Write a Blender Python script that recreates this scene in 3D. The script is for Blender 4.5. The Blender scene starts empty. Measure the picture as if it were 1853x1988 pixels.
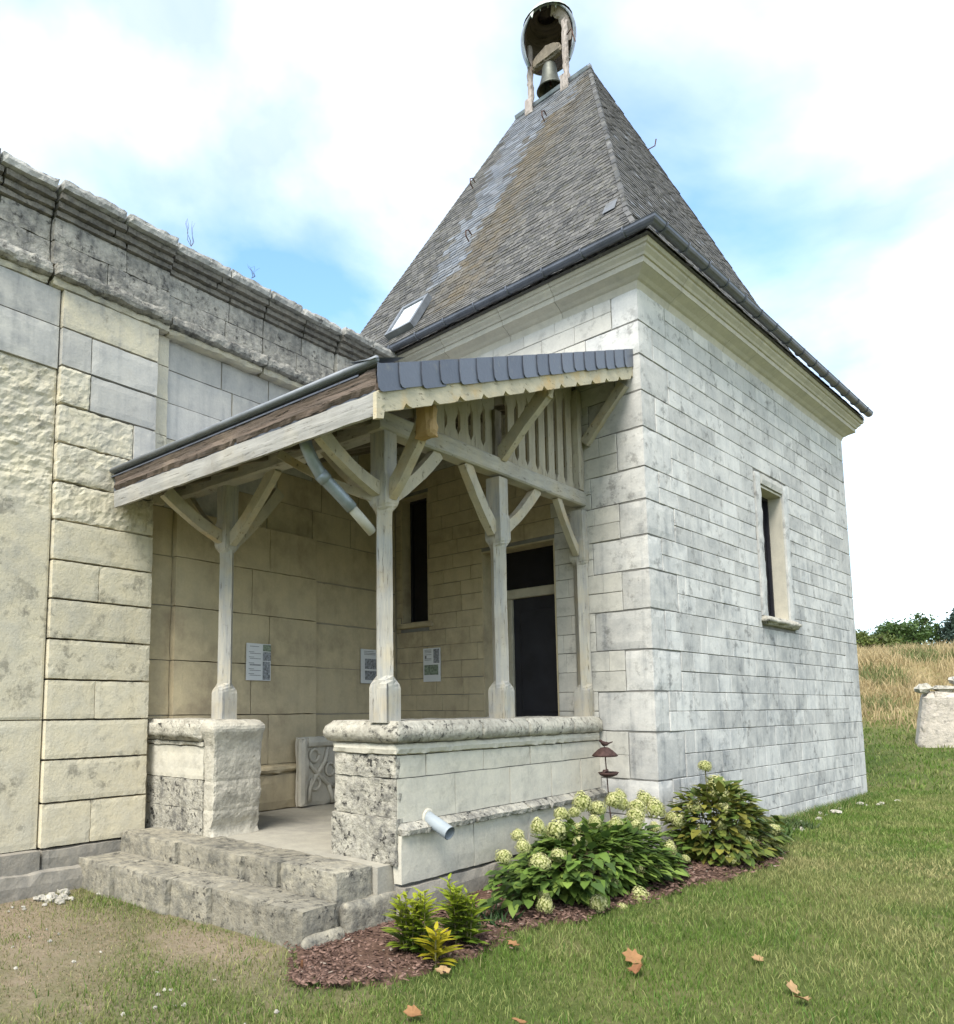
import bpy, math, random
import numpy as np
from mathutils import Vector, noise
R = math.radians
random.seed(7)
rng = np.random.default_rng(11)
scene = bpy.context.scene
col = scene.collection

# ------------------------------------------------------------------ camera
cam_d = bpy.data.cameras.new('camera'); cam = bpy.data.objects.new('camera', cam_d); col.objects.link(cam)
cam_d.sensor_fit = 'HORIZONTAL'; cam_d.sensor_width = 36.0
cam_d.lens = 36 * 1459.36 / 1853
cam_d.shift_x = (926.5 - 698.33) / 1853
cam_d.shift_y = (1211.0 - 994) / 1853
cam_d.clip_end = 3000
cam.location = (4.2344, -8.5481, 1.7)
cam.rotation_euler = (R(90) + .1098, .002, .833)
scene.camera = cam
scene.render.resolution_x, scene.render.resolution_y = 954, 1024

# ------------------------------------------------------------------ sky and sun
SUN_EL, SUN_AZ = 52, 158       # azimuth clockwise from +Y
w = bpy.data.worlds.new('World'); scene.world = w; w.use_nodes = True
nt = w.node_tree; nt.nodes.clear()
def wn(t, **k):
    n = nt.nodes.new(t)
    for a, b in k.items(): setattr(n, a, b)
    return n
sky = wn('ShaderNodeTexSky', sky_type='NISHITA', sun_disc=False, sun_elevation=R(SUN_EL), sun_rotation=R(SUN_AZ),
         altitude=80, air_density=1.0, dust_density=.6, ozone_density=2.2)
tc = wn('ShaderNodeTexCoord'); sep = wn('ShaderNodeSeparateXYZ'); nt.links.new(tc.outputs['Generated'], sep.inputs[0])
zz = wn('ShaderNodeMath', operation='MAXIMUM'); nt.links.new(sep.outputs[2], zz.inputs[0]); zz.inputs[1].default_value = 0
zp = wn('ShaderNodeMath', operation='ADD'); nt.links.new(zz.outputs[0], zp.inputs[0]); zp.inputs[1].default_value = .32
dx = wn('ShaderNodeMath', operation='DIVIDE'); nt.links.new(sep.outputs[0], dx.inputs[0]); nt.links.new(zp.outputs[0], dx.inputs[1])
dy = wn('ShaderNodeMath', operation='DIVIDE'); nt.links.new(sep.outputs[1], dy.inputs[0]); nt.links.new(zp.outputs[0], dy.inputs[1])
cmb = wn('ShaderNodeCombineXYZ'); nt.links.new(dx.outputs[0], cmb.inputs[0]); nt.links.new(dy.outputs[0], cmb.inputs[1])
SKY_OFF = (3.1, 1.7, 0)
GAPS = [(-.82, .60, .30, .42, .30), (-.36, .99, .22, .38, .2), (-.42, 2.0, .6, .3, .12)]
mp = wn('ShaderNodeMapping'); mp.inputs['Location'].default_value = SKY_OFF; nt.links.new(cmb.outputs[0], mp.inputs[0])
n1 = wn('ShaderNodeTexNoise'); n1.inputs['Scale'].default_value = 1.5; n1.inputs['Detail'].default_value = 7; n1.inputs['Roughness'].default_value = .52
n1.inputs['Distortion'].default_value = .35; nt.links.new(mp.outputs[0], n1.inputs['Vector'])
n2 = wn('ShaderNodeTexNoise'); n2.inputs['Scale'].default_value = 3.4; n2.inputs['Detail'].default_value = 6; nt.links.new(mp.outputs[0], n2.inputs['Vector'])
cr = wn('ShaderNodeValToRGB'); cr.color_ramp.elements[0].position = .25; cr.color_ramp.elements[1].position = .60
def gap(cx_, cy_, sx__, sy__, amp, prev):
    """a clear patch between the clouds"""
    m_ = wn('ShaderNodeMapping'); m_.inputs['Location'].default_value = (-cx_ / sx__, -cy_ / sy__, 0); m_.inputs['Scale'].default_value = (1 / sx__, 1 / sy__, 1); nt.links.new(cmb.outputs[0], m_.inputs[0])
    l_ = wn('ShaderNodeVectorMath', operation='LENGTH'); nt.links.new(m_.outputs[0], l_.inputs[0])
    r_ = wn('ShaderNodeMapRange', interpolation_type='SMOOTHSTEP'); nt.links.new(l_.outputs['Value'], r_.inputs[0]); r_.inputs[1].default_value = 0; r_.inputs[2].default_value = 1; r_.inputs[3].default_value = -amp; r_.inputs[4].default_value = 0
    a_ = wn('ShaderNodeMath', operation='ADD'); nt.links.new(prev, a_.inputs[0]); nt.links.new(r_.outputs[0], a_.inputs[1]); return a_.outputs[0]
cl = n1.outputs[0]
for g_ in GAPS: cl = gap(*g_, cl)
nt.links.new(cl, cr.inputs[0])
ccol = wn('ShaderNodeMix', data_type='RGBA'); c2r = wn('ShaderNodeValToRGB'); c2r.color_ramp.elements[0].position = .36; c2r.color_ramp.elements[1].position = .62; nt.links.new(n2.outputs[0], c2r.inputs[0]); nt.links.new(c2r.outputs[0], ccol.inputs[0])
ccol.inputs[6].default_value = (3.8, 4.3, 4.8, 1); ccol.inputs[7].default_value = (7.6, 7.7, 7.8, 1)
skm = wn('ShaderNodeMix', data_type='RGBA', blend_type='MULTIPLY'); skm.inputs[0].default_value = 1
nt.links.new(sky.outputs[0], skm.inputs[6]); skm.inputs[7].default_value = (1.5, 1.75, 1.75, 1)
mx = wn('ShaderNodeMix', data_type='RGBA'); nt.links.new(cr.outputs[0], mx.inputs[0]); nt.links.new(skm.outputs[2], mx.inputs[6]); nt.links.new(ccol.outputs[2], mx.inputs[7])
bg = wn('ShaderNodeBackground'); bg.inputs[1].default_value = .1; nt.links.new(mx.outputs[2], bg.inputs[0])
wo = wn('ShaderNodeOutputWorld'); nt.links.new(bg.outputs[0], wo.inputs[0])

sd = bpy.data.lights.new('sun', 'SUN'); sun = bpy.data.objects.new('sun', sd); col.objects.link(sun)
sd.energy = 2.3; sd.angle = R(28); sd.color = (1, .95, .86)
az, el = R(SUN_AZ), R(SUN_EL)
dirv = Vector((math.sin(az) * math.cos(el), math.cos(az) * math.cos(el), math.sin(el)))
sun.rotation_euler = dirv.to_track_quat('Z', 'Y').to_euler(); sun.location = dirv * 60
scene.view_settings.view_transform = 'Standard'; scene.view_settings.look = 'None'
scene.view_settings.exposure = 1.36; scene.view_settings.gamma = 1; scene.view_settings.use_curve_mapping = False

# ------------------------------------------------------------------ frames
TH = R(4.7)                       # the nave and porch stand slightly askew to the chapel
CT, ST = math.cos(TH), math.sin(TH)
def W2(a, b, z=0): return Vector((a * CT - b * ST, a * ST + b * CT, z))

def terr(x, y):
    x = np.asarray(x, float); y = np.asarray(y, float)
    t = np.clip(-y / 4.6, 0, 1); t = t * t * (3 - 2 * t)
    z = -.14 * t
    z = z + np.interp(y, [8, 10, 12.7, 15, 17.4, 19.5, 21.5, 24, 27, 35, 60, 400, 1500], [0, .2, .62, .98, 1.36, 1.75, 2.4, 3.2, 3.7, 3.3, 3.3, 3.5, 4])
    z = z + .012 * np.sin(x * 2.3 + y * 1.1) * np.sin(y * 1.9 - x * .7) + .01 * np.sin(x * 5.1 + 2) * np.sin(y * 4.3)
    return z
def tz(x, y): return float(terr(x, y))

# ------------------------------------------------------------------ materials
class NB:
    def __init__(s, name):
        s.m = bpy.data.materials.new(name); s.m.use_nodes = True; s.t = s.m.node_tree
        s.b = s.t.nodes['Principled BSDF']; s.geo = s.t.nodes.new('ShaderNodeNewGeometry')
    def link(s, a, b): s.t.links.new(a, b)
    def pos(s, scale=(1, 1, 1), loc=(0, 0, 0)):
        n = s.t.nodes.new('ShaderNodeMapping'); n.inputs['Scale'].default_value = scale; n.inputs['Location'].default_value = loc
        s.link(s.geo.outputs['Position'], n.inputs[0]); return n.outputs[0]
    def noise(s, sc, det=4, rough=.55, vec=None, dist=0):
        n = s.t.nodes.new('ShaderNodeTexNoise'); n.inputs['Scale'].default_value = sc; n.inputs['Detail'].default_value = det
        n.inputs['Roughness'].default_value = rough; n.inputs['Distortion'].default_value = dist
        s.link(vec if vec is not None else s.geo.outputs['Position'], n.inputs['Vector']); return n.outputs[0]
    def ramp(s, fac, a, b, ca=(0, 0, 0, 1), cb=(1, 1, 1, 1)):
        n = s.t.nodes.new('ShaderNodeValToRGB'); n.color_ramp.elements[0].position = a; n.color_ramp.elements[1].position = b
        n.color_ramp.elements[0].color = ca; n.color_ramp.elements[1].color = cb; s.link(fac, n.inputs[0]); return n.outputs[0]
    def mix(s, f, a, b, mode='MIX'):
        n = s.t.nodes.new('ShaderNodeMix'); n.data_type = 'RGBA'; n.blend_type = mode
        for v, i in ((f, 0), (a, 6), (b, 7)):
            if isinstance(v, (int, float)): n.inputs[i].default_value = v
            elif isinstance(v, tuple): n.inputs[i].default_value = v if len(v) == 4 else v + (1,)
            else: s.link(v, n.inputs[i])
        return n.outputs[2]
    def math(s, op, a, b=0.0, clamp=False):
        n = s.t.nodes.new('ShaderNodeMath'); n.operation = op; n.use_clamp = clamp
        for v, i in ((a, 0), (b, 1)):
            if isinstance(v, (int, float)): n.inputs[i].default_value = v
            else: s.link(v, n.inputs[i])
        return n.outputs[0]
    def attr(s, name='Col'):
        n = s.t.nodes.new('ShaderNodeAttribute'); n.attribute_name = name; return n
    def sepz(s):
        n = s.t.nodes.new('ShaderNodeSeparateXYZ'); s.link(s.geo.outputs['Position'], n.inputs[0]); return n.outputs
    def bump(s, h, strength, dist=.02):
        n = s.t.nodes.new('ShaderNodeBump'); n.inputs['Strength'].default_value = strength; n.inputs['Distance'].default_value = dist
        s.link(h, n.inputs['Height']); s.link(n.outputs[0], s.b.inputs['Normal'])
    def done(s, color, rough=.85, spec=.3, metal=0):
        if isinstance(color, tuple): s.b.inputs['Base Color'].default_value = color if len(color) == 4 else color + (1,)
        else: s.link(color, s.b.inputs['Base Color'])
        if isinstance(rough, (int, float)): s.b.inputs['Roughness'].default_value = rough
        else: s.link(rough, s.b.inputs['Roughness'])
        s.b.inputs['Specular IOR Level'].default_value = spec; s.b.inputs['Metallic'].default_value = metal
        return s.m

def stone(name, base, alt, stain, amt=.5, streak=.4, black=.0, bump=.35, zlo=None, zhi=None, var=.16, sc=1.0, zmin=0.):
    """limestone: patchy base, grey weathering, vertical streaks, small black lichen; optional height gate for the weathering"""
    n = NB(name)
    va = n.t.nodes.new('ShaderNodeVectorMath'); va.operation = 'SCALE'; n.link(n.attr().outputs['Vector'], va.inputs[0]); va.inputs['Scale'].default_value = 9.0
    vb = n.t.nodes.new('ShaderNodeVectorMath'); vb.operation = 'ADD'; n.link(n.geo.outputs['Position'], vb.inputs[0]); n.link(va.outputs[0], vb.inputs[1])
    big = n.noise(.9 * sc, 5, .6); mid = n.noise(4.5 * sc, 6, .62, vb.outputs[0]); fine = n.noise(38, 5, .6)
    st = n.noise(1, 5, .6, n.pos((9, 9, .55)))
    c = n.mix(n.ramp(mid, .35, .68), base, alt)
    mask = n.math('ADD', n.math('MULTIPLY', n.ramp(big, .38, .66), amt), n.math('MULTIPLY', n.ramp(st, .5, .74), streak))
    mask = n.math('MULTIPLY', mask, n.ramp(mid, .28, .62), True)
    if zlo is not None:
        g = n.t.nodes.new('ShaderNodeMapRange'); g.inputs[1].default_value = zlo; g.inputs[2].default_value = zhi; g.inputs[3].default_value = zmin; g.clamp = True
        zw = n.math('ADD', n.sepz()[2], n.math('MULTIPLY', n.math('SUBTRACT', big, .5), 2.0)); n.link(zw, g.inputs[0])
        mask = n.math('MULTIPLY', mask, g.outputs[0])
    c = n.mix(mask, c, stain)
    if black:
        sp = n.ramp(n.noise(6 * sc, 8, .72), .52, .62); bm_ = n.math('MULTIPLY', sp, n.math('MULTIPLY', n.ramp(n.noise(1.7 * sc, 3), .40, .58), black), True)
        c = n.mix(bm_, c, (.045, .043, .04))
    at = n.attr().outputs['Color']
    sr = n.t.nodes.new('ShaderNodeSeparateColor'); n.link(at, sr.inputs[0])
    v = n.math('ADD', n.math('MULTIPLY', sr.outputs[0], var), 1 - var * .5)
    vc = n.t.nodes.new('ShaderNodeCombineColor'); [n.link(v, vc.inputs[i]) for i in range(3)]
    c = n.mix(1.0, c, vc.outputs[0], 'MULTIPLY')
    c = n.mix(n.ramp(fine, .3, .75), n.mix(1.0, c, (.9, .9, .9), 'MULTIPLY'), c)
    h = n.math('ADD', n.math('MULTIPLY', fine, .35), mid)
    n.bump(h, bump, .03)
    return n.done(c, .92, .2)

M = {}
M['ashlar'] = stone('white_tuffeau', (.62, .605, .57), (.53, .525, .505), (.27, .28, .285), .7, .8, .5, .25, 6.2, 2.8, var=.30, zmin=.3)
M['ashlar_front'] = stone('cream_tuffeau', (.61, .59, .53), (.54, .525, .48), (.30, .30, .285), .55, .45, .35, .2, 6.6, 2.2, var=.14, zmin=.25)
M['mortar'] = stone('dirty_mortar', (.25, .24, .22), (.19, .185, .175), (.12, .12, .115), .4, .2, 0, .3)
M['mortar_warm'] = stone('warm_mortar', (.34, .30, .225), (.28, .25, .19), (.16, .15, .13), .5, .3, 0, .3)
M['cornice'] = stone('cornice_stone', (.59, .55, .455), (.53, .50, .42), (.34, .32, .27), .3, .3, 0, .15, var=.12)
M['nave'] = stone('nave_stone', (.66, .59, .43), (.60, .555, .44), (.30, .29, .265), .7, .6, .5, .4, 2.4, 5.8, var=.10, zmin=.12)
M['nave_new'] = stone('replaced_stone', (.54, .515, .46), (.48, .465, .43), (.25, .25, .245), .55, .5, .1, .25, var=.2)
M['nave_dark'] = stone('lichened_stone', (.46, .43, .37), (.33, .315, .28), (.10, .098, .095), .85, .7, .9, .9, var=.25, sc=2.4)
M['nave_cornice'] = stone('blackened_stone', (.27, .245, .205), (.20, .185, .16), (.085, .08, .075), .7, .5, .6, .8, var=.25, sc=2.4)
M['coping_nave'] = stone('grey_coping', (.46, .45, .42), (.37, .36, .33), (.15, .15, .14), .5, .3, .8, .8, var=.2, sc=2)
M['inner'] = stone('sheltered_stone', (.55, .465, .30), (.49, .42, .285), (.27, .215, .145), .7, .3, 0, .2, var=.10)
M['lichen'] = stone('mossy_coping', (.55, .52, .44), (.44, .41, .34), (.19, .18, .155), .7, .3, 1.0, .8, var=.2, sc=3)
M['parapet'] = stone('parapet_stone', (.62, .58, .48), (.57, .54, .46), (.36, .34, .29), .35, .25, .15, .25, var=.1, sc=1.6)
M['parapet_end'] = stone('pitted_stone', (.50, .47, .39), (.38, .36, .31), (.14, .135, .125), .9, .6, 1.4, 1.0, var=.15, sc=3.2)
M['worn_slab'] = stone('worn_slab', (.53, .495, .41), (.46, .43, .36), (.27, .255, .22), .6, .4, .35, .6, var=.1, sc=2.2)
M['render'] = stone('cement_render', (.33, .30, .25), (.28, .26, .225), (.18, .175, .16), .6, .4, .2, .4, var=.1, sc=2)
M['step'] = stone('step_stone', (.345, .315, .245), (.25, .235, .195), (.11, .107, .095), .9, .4, 1.0, .7, var=.25, sc=2.6)
M['floor'] = stone('floor_stone', (.40, .375, .31), (.34, .32, .27), (.22, .21, .19), .5, 0, .1, .3, var=.15)
M['rubble'] = stone('rubble_stone', (.46, .43, .37), (.38, .36, .31), (.3, .29, .26), .4, .1, .2, .6, var=.4, sc=4)
M['fieldwall'] = stone('field_wall', (.58, .52, .44), (.5, .45, .39), (.3, .28, .25), .4, .3, .5, .9, var=.3, sc=3)

def wood(name, a, b, warm, grain=(14, 14, 1.2), wamt=.5, bump=.35):
    n = NB(name)
    g = n.noise(1.6, 6, .65, n.pos(grain)); p = n.noise(2.2, 5, .6); f = n.noise(26, 4, .6)
    c = n.mix(n.ramp(g, .35, .66), a, b)
    c = n.mix(n.math('MULTIPLY', n.ramp(p, .5, .68), wamt), c, warm)
    c = n.mix(n.ramp(f, .62, .75), c, n.mix(1.0, c, (.72, .7, .66), 'MULTIPLY'))
    ck = n.ramp(n.noise(2.2, 7, .7, n.pos(tuple(q * 1.6 for q in grain), (3, 1, 2))), .60, .66)
    c = n.mix(n.math('MULTIPLY', ck, .65), c, (.09, .075, .055))
    dk = n.ramp(n.noise(1.3, 4, .6, n.pos((1, 1, 1), (7, 3, 1))), .52, .72); c = n.mix(n.math('MULTIPLY', dk, .45), c, n.mix(1.0, c, (.5, .44, .36), 'MULTIPLY'))
    n.bump(n.math('SUBTRACT', g, ck), bump * 1.6, .012)
    return n.done(c, .88, .2)
M['post'] = wood('painted_post', (.46, .43, .36), (.31, .31, .30), (.50, .40, .23), wamt=.45)
M['brace'] = wood('painted_brace', (.48, .43, .32), (.38, .35, .28), (.48, .34, .16), (5, 5, 3), .55)
M['beam'] = wood('grey_beam', (.46, .43, .36), (.33, .32, .29), (.48, .39, .24), (2, 2, 12), .35)
M['fascia'] = wood('grey_fascia', (.38, .37, .345), (.27, .265, .25), (.44, .40, .32), (1.2, 1.2, 16), .4)
M['brownboard'] = wood('bare_brown_board', (.17, .13, .105), (.095, .078, .066), (.28, .22, .17), (1.2, 1.2, 22), .45, .8)
M['orange'] = wood('raw_orange_wood', (.46, .32, .15), (.37, .25, .12), (.3, .2, .1), (6, 6, 2), .4)
M['barge'] = wood('bargeboard', (.52, .46, .33), (.43, .39, .29), (.58, .38, .14), (3, 3, 8), .7)
M['deck'] = wood('roof_boards', (.22, .19, .15), (.15, .13, .105), (.28, .23, .16), (12, 1.5, 3), .4)
M['slatwood'] = wood('slat_wood', (.44, .40, .31), (.36, .33, .27), (.42, .34, .2), (9, 9, 1.2), .4)
M['oldwood'] = wood('bleached_wood', (.46, .405, .37), (.30, .26, .235), (.30, .24, .2), (7, 7, 2), .6, .6)

def simple(name, c, rough=.6, spec=.4, metal=0, vs=6, va=.25, bump=0):
    n = NB(name); p = n.noise(vs, 5, .6)
    cc = n.mix(n.ramp(p, .3, .7), tuple(x * (1 - va) for x in c), tuple(min(1, x * (1 + va)) for x in c))
    if bump: n.bump(p, bump, .01)
    return n.done(cc, rough, spec, metal)
M['zinc'] = simple('zinc', (.20, .215, .235), .6, .4, .3, 5, .25)
M['zinc_dark'] = simple('dark_zinc_gutter', (.13, .14, .165), .45, .5, .5, 4, .25)
M['pipe'] = simple('grey_pipe', (.27, .31, .345), .45, .4, .3, 5, .2)
M['pvc'] = simple('pale_pipe', (.29, .325, .35), .4, .4, 0, 5, .12)
M['whitepipe'] = simple('cream_pipe', (.52, .50, .43), .6, .3, 0, 5, .15)
M['dark'] = simple('dark_glass', (.012, .012, .016), .25, .3, 0, 3, .2)
M['darkdoor'] = simple('dark_door_paint', (.018, .018, .024), .5, .3, 0, 3, .3)
M['frame'] = simple('painted_frame', (.40, .37, .29), .7, .3, 0, 6, .15)
M['iron'] = simple('rusty_iron', (.10, .055, .04), .75, .3, .4, 20, .4, .3)
M['rust'] = simple('rust_brown', (.075, .042, .036), .7, .3, .3, 25, .35, .3)
M['bell'] = simple('bronze_bell', (.10, .105, .09), .55, .4, .6, 6, .35)
M['lead'] = simple('weathered_lead', (.30, .33, .36), .5, .4, .4, 5, .3)
M['leadpale'] = simple('pale_lead_cap', (.42, .45, .42), .6, .3, .2, 6, .25)
M['skyglass'] = simple('skylight_glass', (.62, .66, .70), .12, .6, 0, 2, .04)
M['paper'] = simple('panel_white', (.66, .67, .68), .5, .3, 0, 4, .04)
M['ink'] = simple('panel_ink', (.17, .17, .18), .6, .2, 0, 40, .3)
M['photo1'] = simple('panel_picture_grey', (.24, .25, .27), .5, .3, 0, 30, .7)
M['photo2'] = simple('panel_picture_green', (.20, .24, .18), .5, .3, 0, 30, .6)
M['room'] = simple('dark_room', (.05, .045, .04), .9, .1, 0, 2, .2)

def slate_mat(name, blue=False):
    n = NB(name)
    if blue:
        at = n.attr(); s3 = n.t.nodes.new('ShaderNodeSeparateColor'); n.link(at.outputs['Color'], s3.inputs[0]); c = n.mix(n.math('ADD', n.math('MULTIPLY', s3.outputs[0], .6), n.math('MULTIPLY', n.noise(3, 4), .4)), (.062, .072, .098), (.135, .15, .185)); c = n.mix(n.math('MULTIPLY', n.ramp(n.noise(11, 6, .7), .58, .72), .5), c, (.20, .19, .16)); n.bump(n.noise(30, 4), .25, .01)
        return n.done(c, .38, .5)
    at = n.attr(); s3 = n.t.nodes.new('ShaderNodeSeparateColor'); n.link(at.outputs['Color'], s3.inputs[0])
    mid = n.noise(5, 6, .65); fine = n.noise(30, 6, .7); big = n.noise(.8, 4)
    base = n.mix(s3.outputs[0], (.036, .036, .036), (.112, .107, .10))
    li = n.math('MULTIPLY', n.ramp(n.noise(17, 6, .75), .52, .62), n.ramp(n.noise(2.6, 5, .6), .36, .6))
    c = n.mix(n.math('MULTIPLY', li, .65), base, (.25, .243, .22))
    c = n.mix(n.math('MULTIPLY', n.ramp(n.noise(9, 6, .7), .5, .68), .55), c, (.075, .07, .032))
    moss = n.math('MULTIPLY', s3.outputs[2], n.ramp(mid, .2, .6))
    c = n.mix(n.math('MULTIPLY', moss, .8), c, (.105, .075, .033))
    clean = n.math('MULTIPLY', s3.outputs[1], n.ramp(mid, .18, .42))
    c = n.mix(clean, c, n.mix(s3.outputs[0], (.115, .128, .148), (.20, .215, .235)))
    r = n.math('SUBTRACT', .75, n.math('MULTIPLY', clean, .38))
    n.bump(fine, .35, .015)
    return n.done(c, r, .45)
M['slate'] = slate_mat('old_slate'); M['slate_blue'] = slate_mat('new_slate', True)

def ground_mat():
    n = NB('ground_soil_and_turf'); x, y, z = n.sepz()
    big = n.noise(.7, 6, .6); mid = n.noise(3.5, 6, .65); fine = n.noise(28, 6, .7)
    turf = n.mix(n.ramp(big, .38, .62), (.07, .10, .026), (.13, .135, .05))
    turf = n.mix(n.ramp(mid, .55, .72), turf, (.19, .165, .085))
    dirt = n.mix(n.ramp(fine, .35, .7), (.23, .18, .125), (.33, .275, .2))
    # worn earth before the steps: distance from a point in front of them
    d = n.math('SQRT', n.math('ADD', n.math('POWER', n.math('MULTIPLY', n.math('ADD', x, 2.9), .62), 2), n.math('POWER', n.math('ADD', y, 6.6), 2)))
    m = n.math('ADD', n.math('MULTIPLY', d, -.55), n.math('ADD', 1.25, n.math('MULTIPLY', n.math('SUBTRACT', mid, .5), 1.5)), True)
    d2 = n.math('SQRT', n.math('ADD', n.math('POWER', n.math('MULTIPLY', n.math('ADD', x, 1.1), .75), 2), n.math('POWER', n.math('MULTIPLY', n.math('ADD', y, 5.35), 2.0), 2)))
    m2 = n.math('ADD', n.math('MULTIPLY', d2, -.9), n.math('ADD', 1.2, n.math('MULTIPLY', n.math('SUBTRACT', mid, .5), 1.2)), True)
    c = n.mix(n.math('MAXIMUM', m, m2), turf, dirt)
    g = n.t.nodes.new('ShaderNodeMapRange'); g.inputs[1].default_value = 16; g.inputs[2].default_value = 19; g.clamp = True; n.link(n.math('ADD', y, n.math('MULTIPLY', mid, 2)), g.inputs[0])
    c = n.mix(g.outputs[0], c, n.mix(n.ramp(mid, .4, .65), (.30, .235, .12), (.17, .16, .06)))
    c = n.mix(n.ramp(fine, .4, .72), c, n.mix(1.0, c, (.72, .72, .72), 'MULTIPLY'))
    n.bump(n.math('ADD', fine, mid), .7, .03)
    return n.done(c, .95, .1)
M['ground'] = ground_mat()

def attr_mat(name, rough=.6, spec=.25, trans=0.0):
    n = NB(name); at = n.attr().outputs['Color']
    p = n.noise(20, 3)
    c = n.mix(n.ramp(p, .3, .7), n.mix(1.0, at, (.82, .82, .82), 'MULTIPLY'), at)
    m = n.done(c, rough, spec)
    if trans:
        tr = n.t.nodes.new('ShaderNodeBsdfTranslucent'); n.link(c, tr.inputs[0]); ms = n.t.nodes.new('ShaderNodeMixShader'); ms.inputs[0].default_value = trans
        n.link(n.b.outputs[0], ms.inputs[1]); n.link(tr.outputs[0], ms.inputs[2]); n.link(ms.outputs[0], n.t.nodes['Material Output'].inputs[0])
    return m
M['grass'] = attr_mat('grass_blades', .6, .2, .3); M['leaf'] = attr_mat('leaves', .5, .3, .25); M['petal'] = attr_mat('petals', .7, .2, .25)
M['chip'] = attr_mat('mulch_chips', .9, .1); M['dryleaf'] = attr_mat('dry_leaf', .8, .1, .15); M['stem'] = simple('plant_stem', (.13, .12, .05), .8, .2)
M['bark'] = simple('bark', (.10, .08, .06), .9, .1, 0, 8, .4, .5)
M['bed'] = simple('mulch_soil', (.105, .065, .048), .95, .1, 0, 18, .5, .8)

# ------------------------------------------------------------------ mesh builder
OFF = {}
class MB:
    def __init__(s): s.v = []; s.f = []; s.c = []; s.cur = (.5, 0, 0)
    def add(s, vs, fs):
        o = len(s.v); s.v += [tuple(p) for p in vs]; s.c += [s.cur] * len(vs); s.f += [tuple(i + o for i in f) for f in fs]
    def box(s, a, b):
        x0, y0, z0 = a; x1, y1, z1 = b
        s.add([(x0, y0, z0), (x1, y0, z0), (x1, y1, z0), (x0, y1, z0), (x0, y0, z1), (x1, y0, z1), (x1, y1, z1), (x0, y1, z1)],
              [(3, 2, 1, 0), (4, 5, 6, 7), (0, 1, 5, 4), (1, 2, 6, 5), (2, 3, 7, 6), (3, 0, 4, 7)]); return s
    def rbox(s, a, b, res=.1, amp=.004, sc=3., bev=.008, seed=0., mx=40):
        """subdivided box, edges rounded in, surface disturbed by noise"""
        a = Vector(a); b = Vector(b); d = b - a
        n = [max(1, min(mx, int(round(abs(d[i]) / res)))) for i in range(3)]
        idx = {}; vs = []; sv = Vector((seed * 3.7, seed * 1.3, seed * 2.1))
        def vert(i, j, k):
            key = (i, j, k)
            if key in idx: return idx[key]
            p = Vector((a.x + d.x * i / n[0], a.y + d.y * j / n[1], a.z + d.z * k / n[2]))
            q = p.copy(); ed = sum((i in (0, n[0]), j in (0, n[1]), k in (0, n[2])))
            nv = noise.noise_vector(p * sc + sv) + .5 * noise.noise_vector(p * sc * 2.7 + sv)
            if ed >= 2:
                e = bev * (1 + 1.2 * noise.noise(p * sc * 1.7 + sv) if amp > .001 else 1)
                for ax, ii in ((0, i), (1, j), (2, k)):
                    if ii == 0: q[ax] += e
                    elif ii == n[ax]: q[ax] -= e
            q += nv * amp
            idx[key] = len(vs); vs.append(q); return idx[key]
        fs = []
        for i in range(n[0]):
            for j in range(n[1]):
                fs.append((vert(i, j, 0), vert(i, j + 1, 0), vert(i + 1, j + 1, 0), vert(i + 1, j, 0)))
                fs.append((vert(i, j, n[2]), vert(i + 1, j, n[2]), vert(i + 1, j + 1, n[2]), vert(i, j + 1, n[2])))
            for k in range(n[2]):
                fs.append((vert(i, 0, k), vert(i + 1, 0, k), vert(i + 1, 0, k + 1), vert(i, 0, k + 1)))
                fs.append((vert(i, n[1], k), vert(i, n[1], k + 1), vert(i + 1, n[1], k + 1), vert(i + 1, n[1], k)))
        for j in range(n[1]):
            for k in range(n[2]):
                fs.append((vert(0, j, k), vert(0, j, k + 1), vert(0, j + 1, k + 1), vert(0, j + 1, k)))
                fs.append((vert(n[0], j, k), vert(n[0], j + 1, k), vert(n[0], j + 1, k + 1), vert(n[0], j, k + 1)))
        s.add(vs, fs); return s
    def cbox(s, a, b, e=.006):
        """box with chamfered edges (every face inset)"""
        a = Vector(a); b = Vector(b); vs = []; m = {}
        for ix in (0, 1):
            for iy in (0, 1):
                for iz in (0, 1):
                    c = Vector((b.x if ix else a.x, b.y if iy else a.y, b.z if iz else a.z)); sg = [(-1 if t else 1) * e for t in (ix, iy, iz)]
                    for ax in range(3):
                        p = c.copy()
                        for o in range(3):
                            if o != ax: p[o] += sg[o]
                        m[ix, iy, iz, ax] = len(vs); vs.append(p)
        fs = []
        for ax in range(3):
            o1, o2 = [(1, 2), (2, 0), (0, 1)][ax]
            for sd_ in (0, 1):
                q = []
                for u, v_ in ((0, 0), (1, 0), (1, 1), (0, 1)):
                    k = [0, 0, 0]; k[ax] = sd_; k[o1] = u; k[o2] = v_; q.append(m[k[0], k[1], k[2], ax])
                fs.append(tuple(q if sd_ else q[::-1]))
        for ax in range(3):
            o1, o2 = [(1, 2), (2, 0), (0, 1)][ax]
            for u in (0, 1):
                for v_ in (0, 1):
                    k0 = [0, 0, 0]; k1 = [0, 0, 0]; k1[ax] = 1
                    for k in (k0, k1): k[o1] = u; k[o2] = v_
                    q = [m[(*k0, o1)], m[(*k1, o1)], m[(*k1, o2)], m[(*k0, o2)]]
                    fs.append(tuple(q if u != v_ else q[::-1]))
        for ix in (0, 1):
            for iy in (0, 1):
                for iz in (0, 1):
                    q = [m[ix, iy, iz, t] for t in range(3)]; fs.append(tuple(q if (ix + iy + iz) % 2 else q[::-1]))
        s.add(vs, fs); return s
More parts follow.
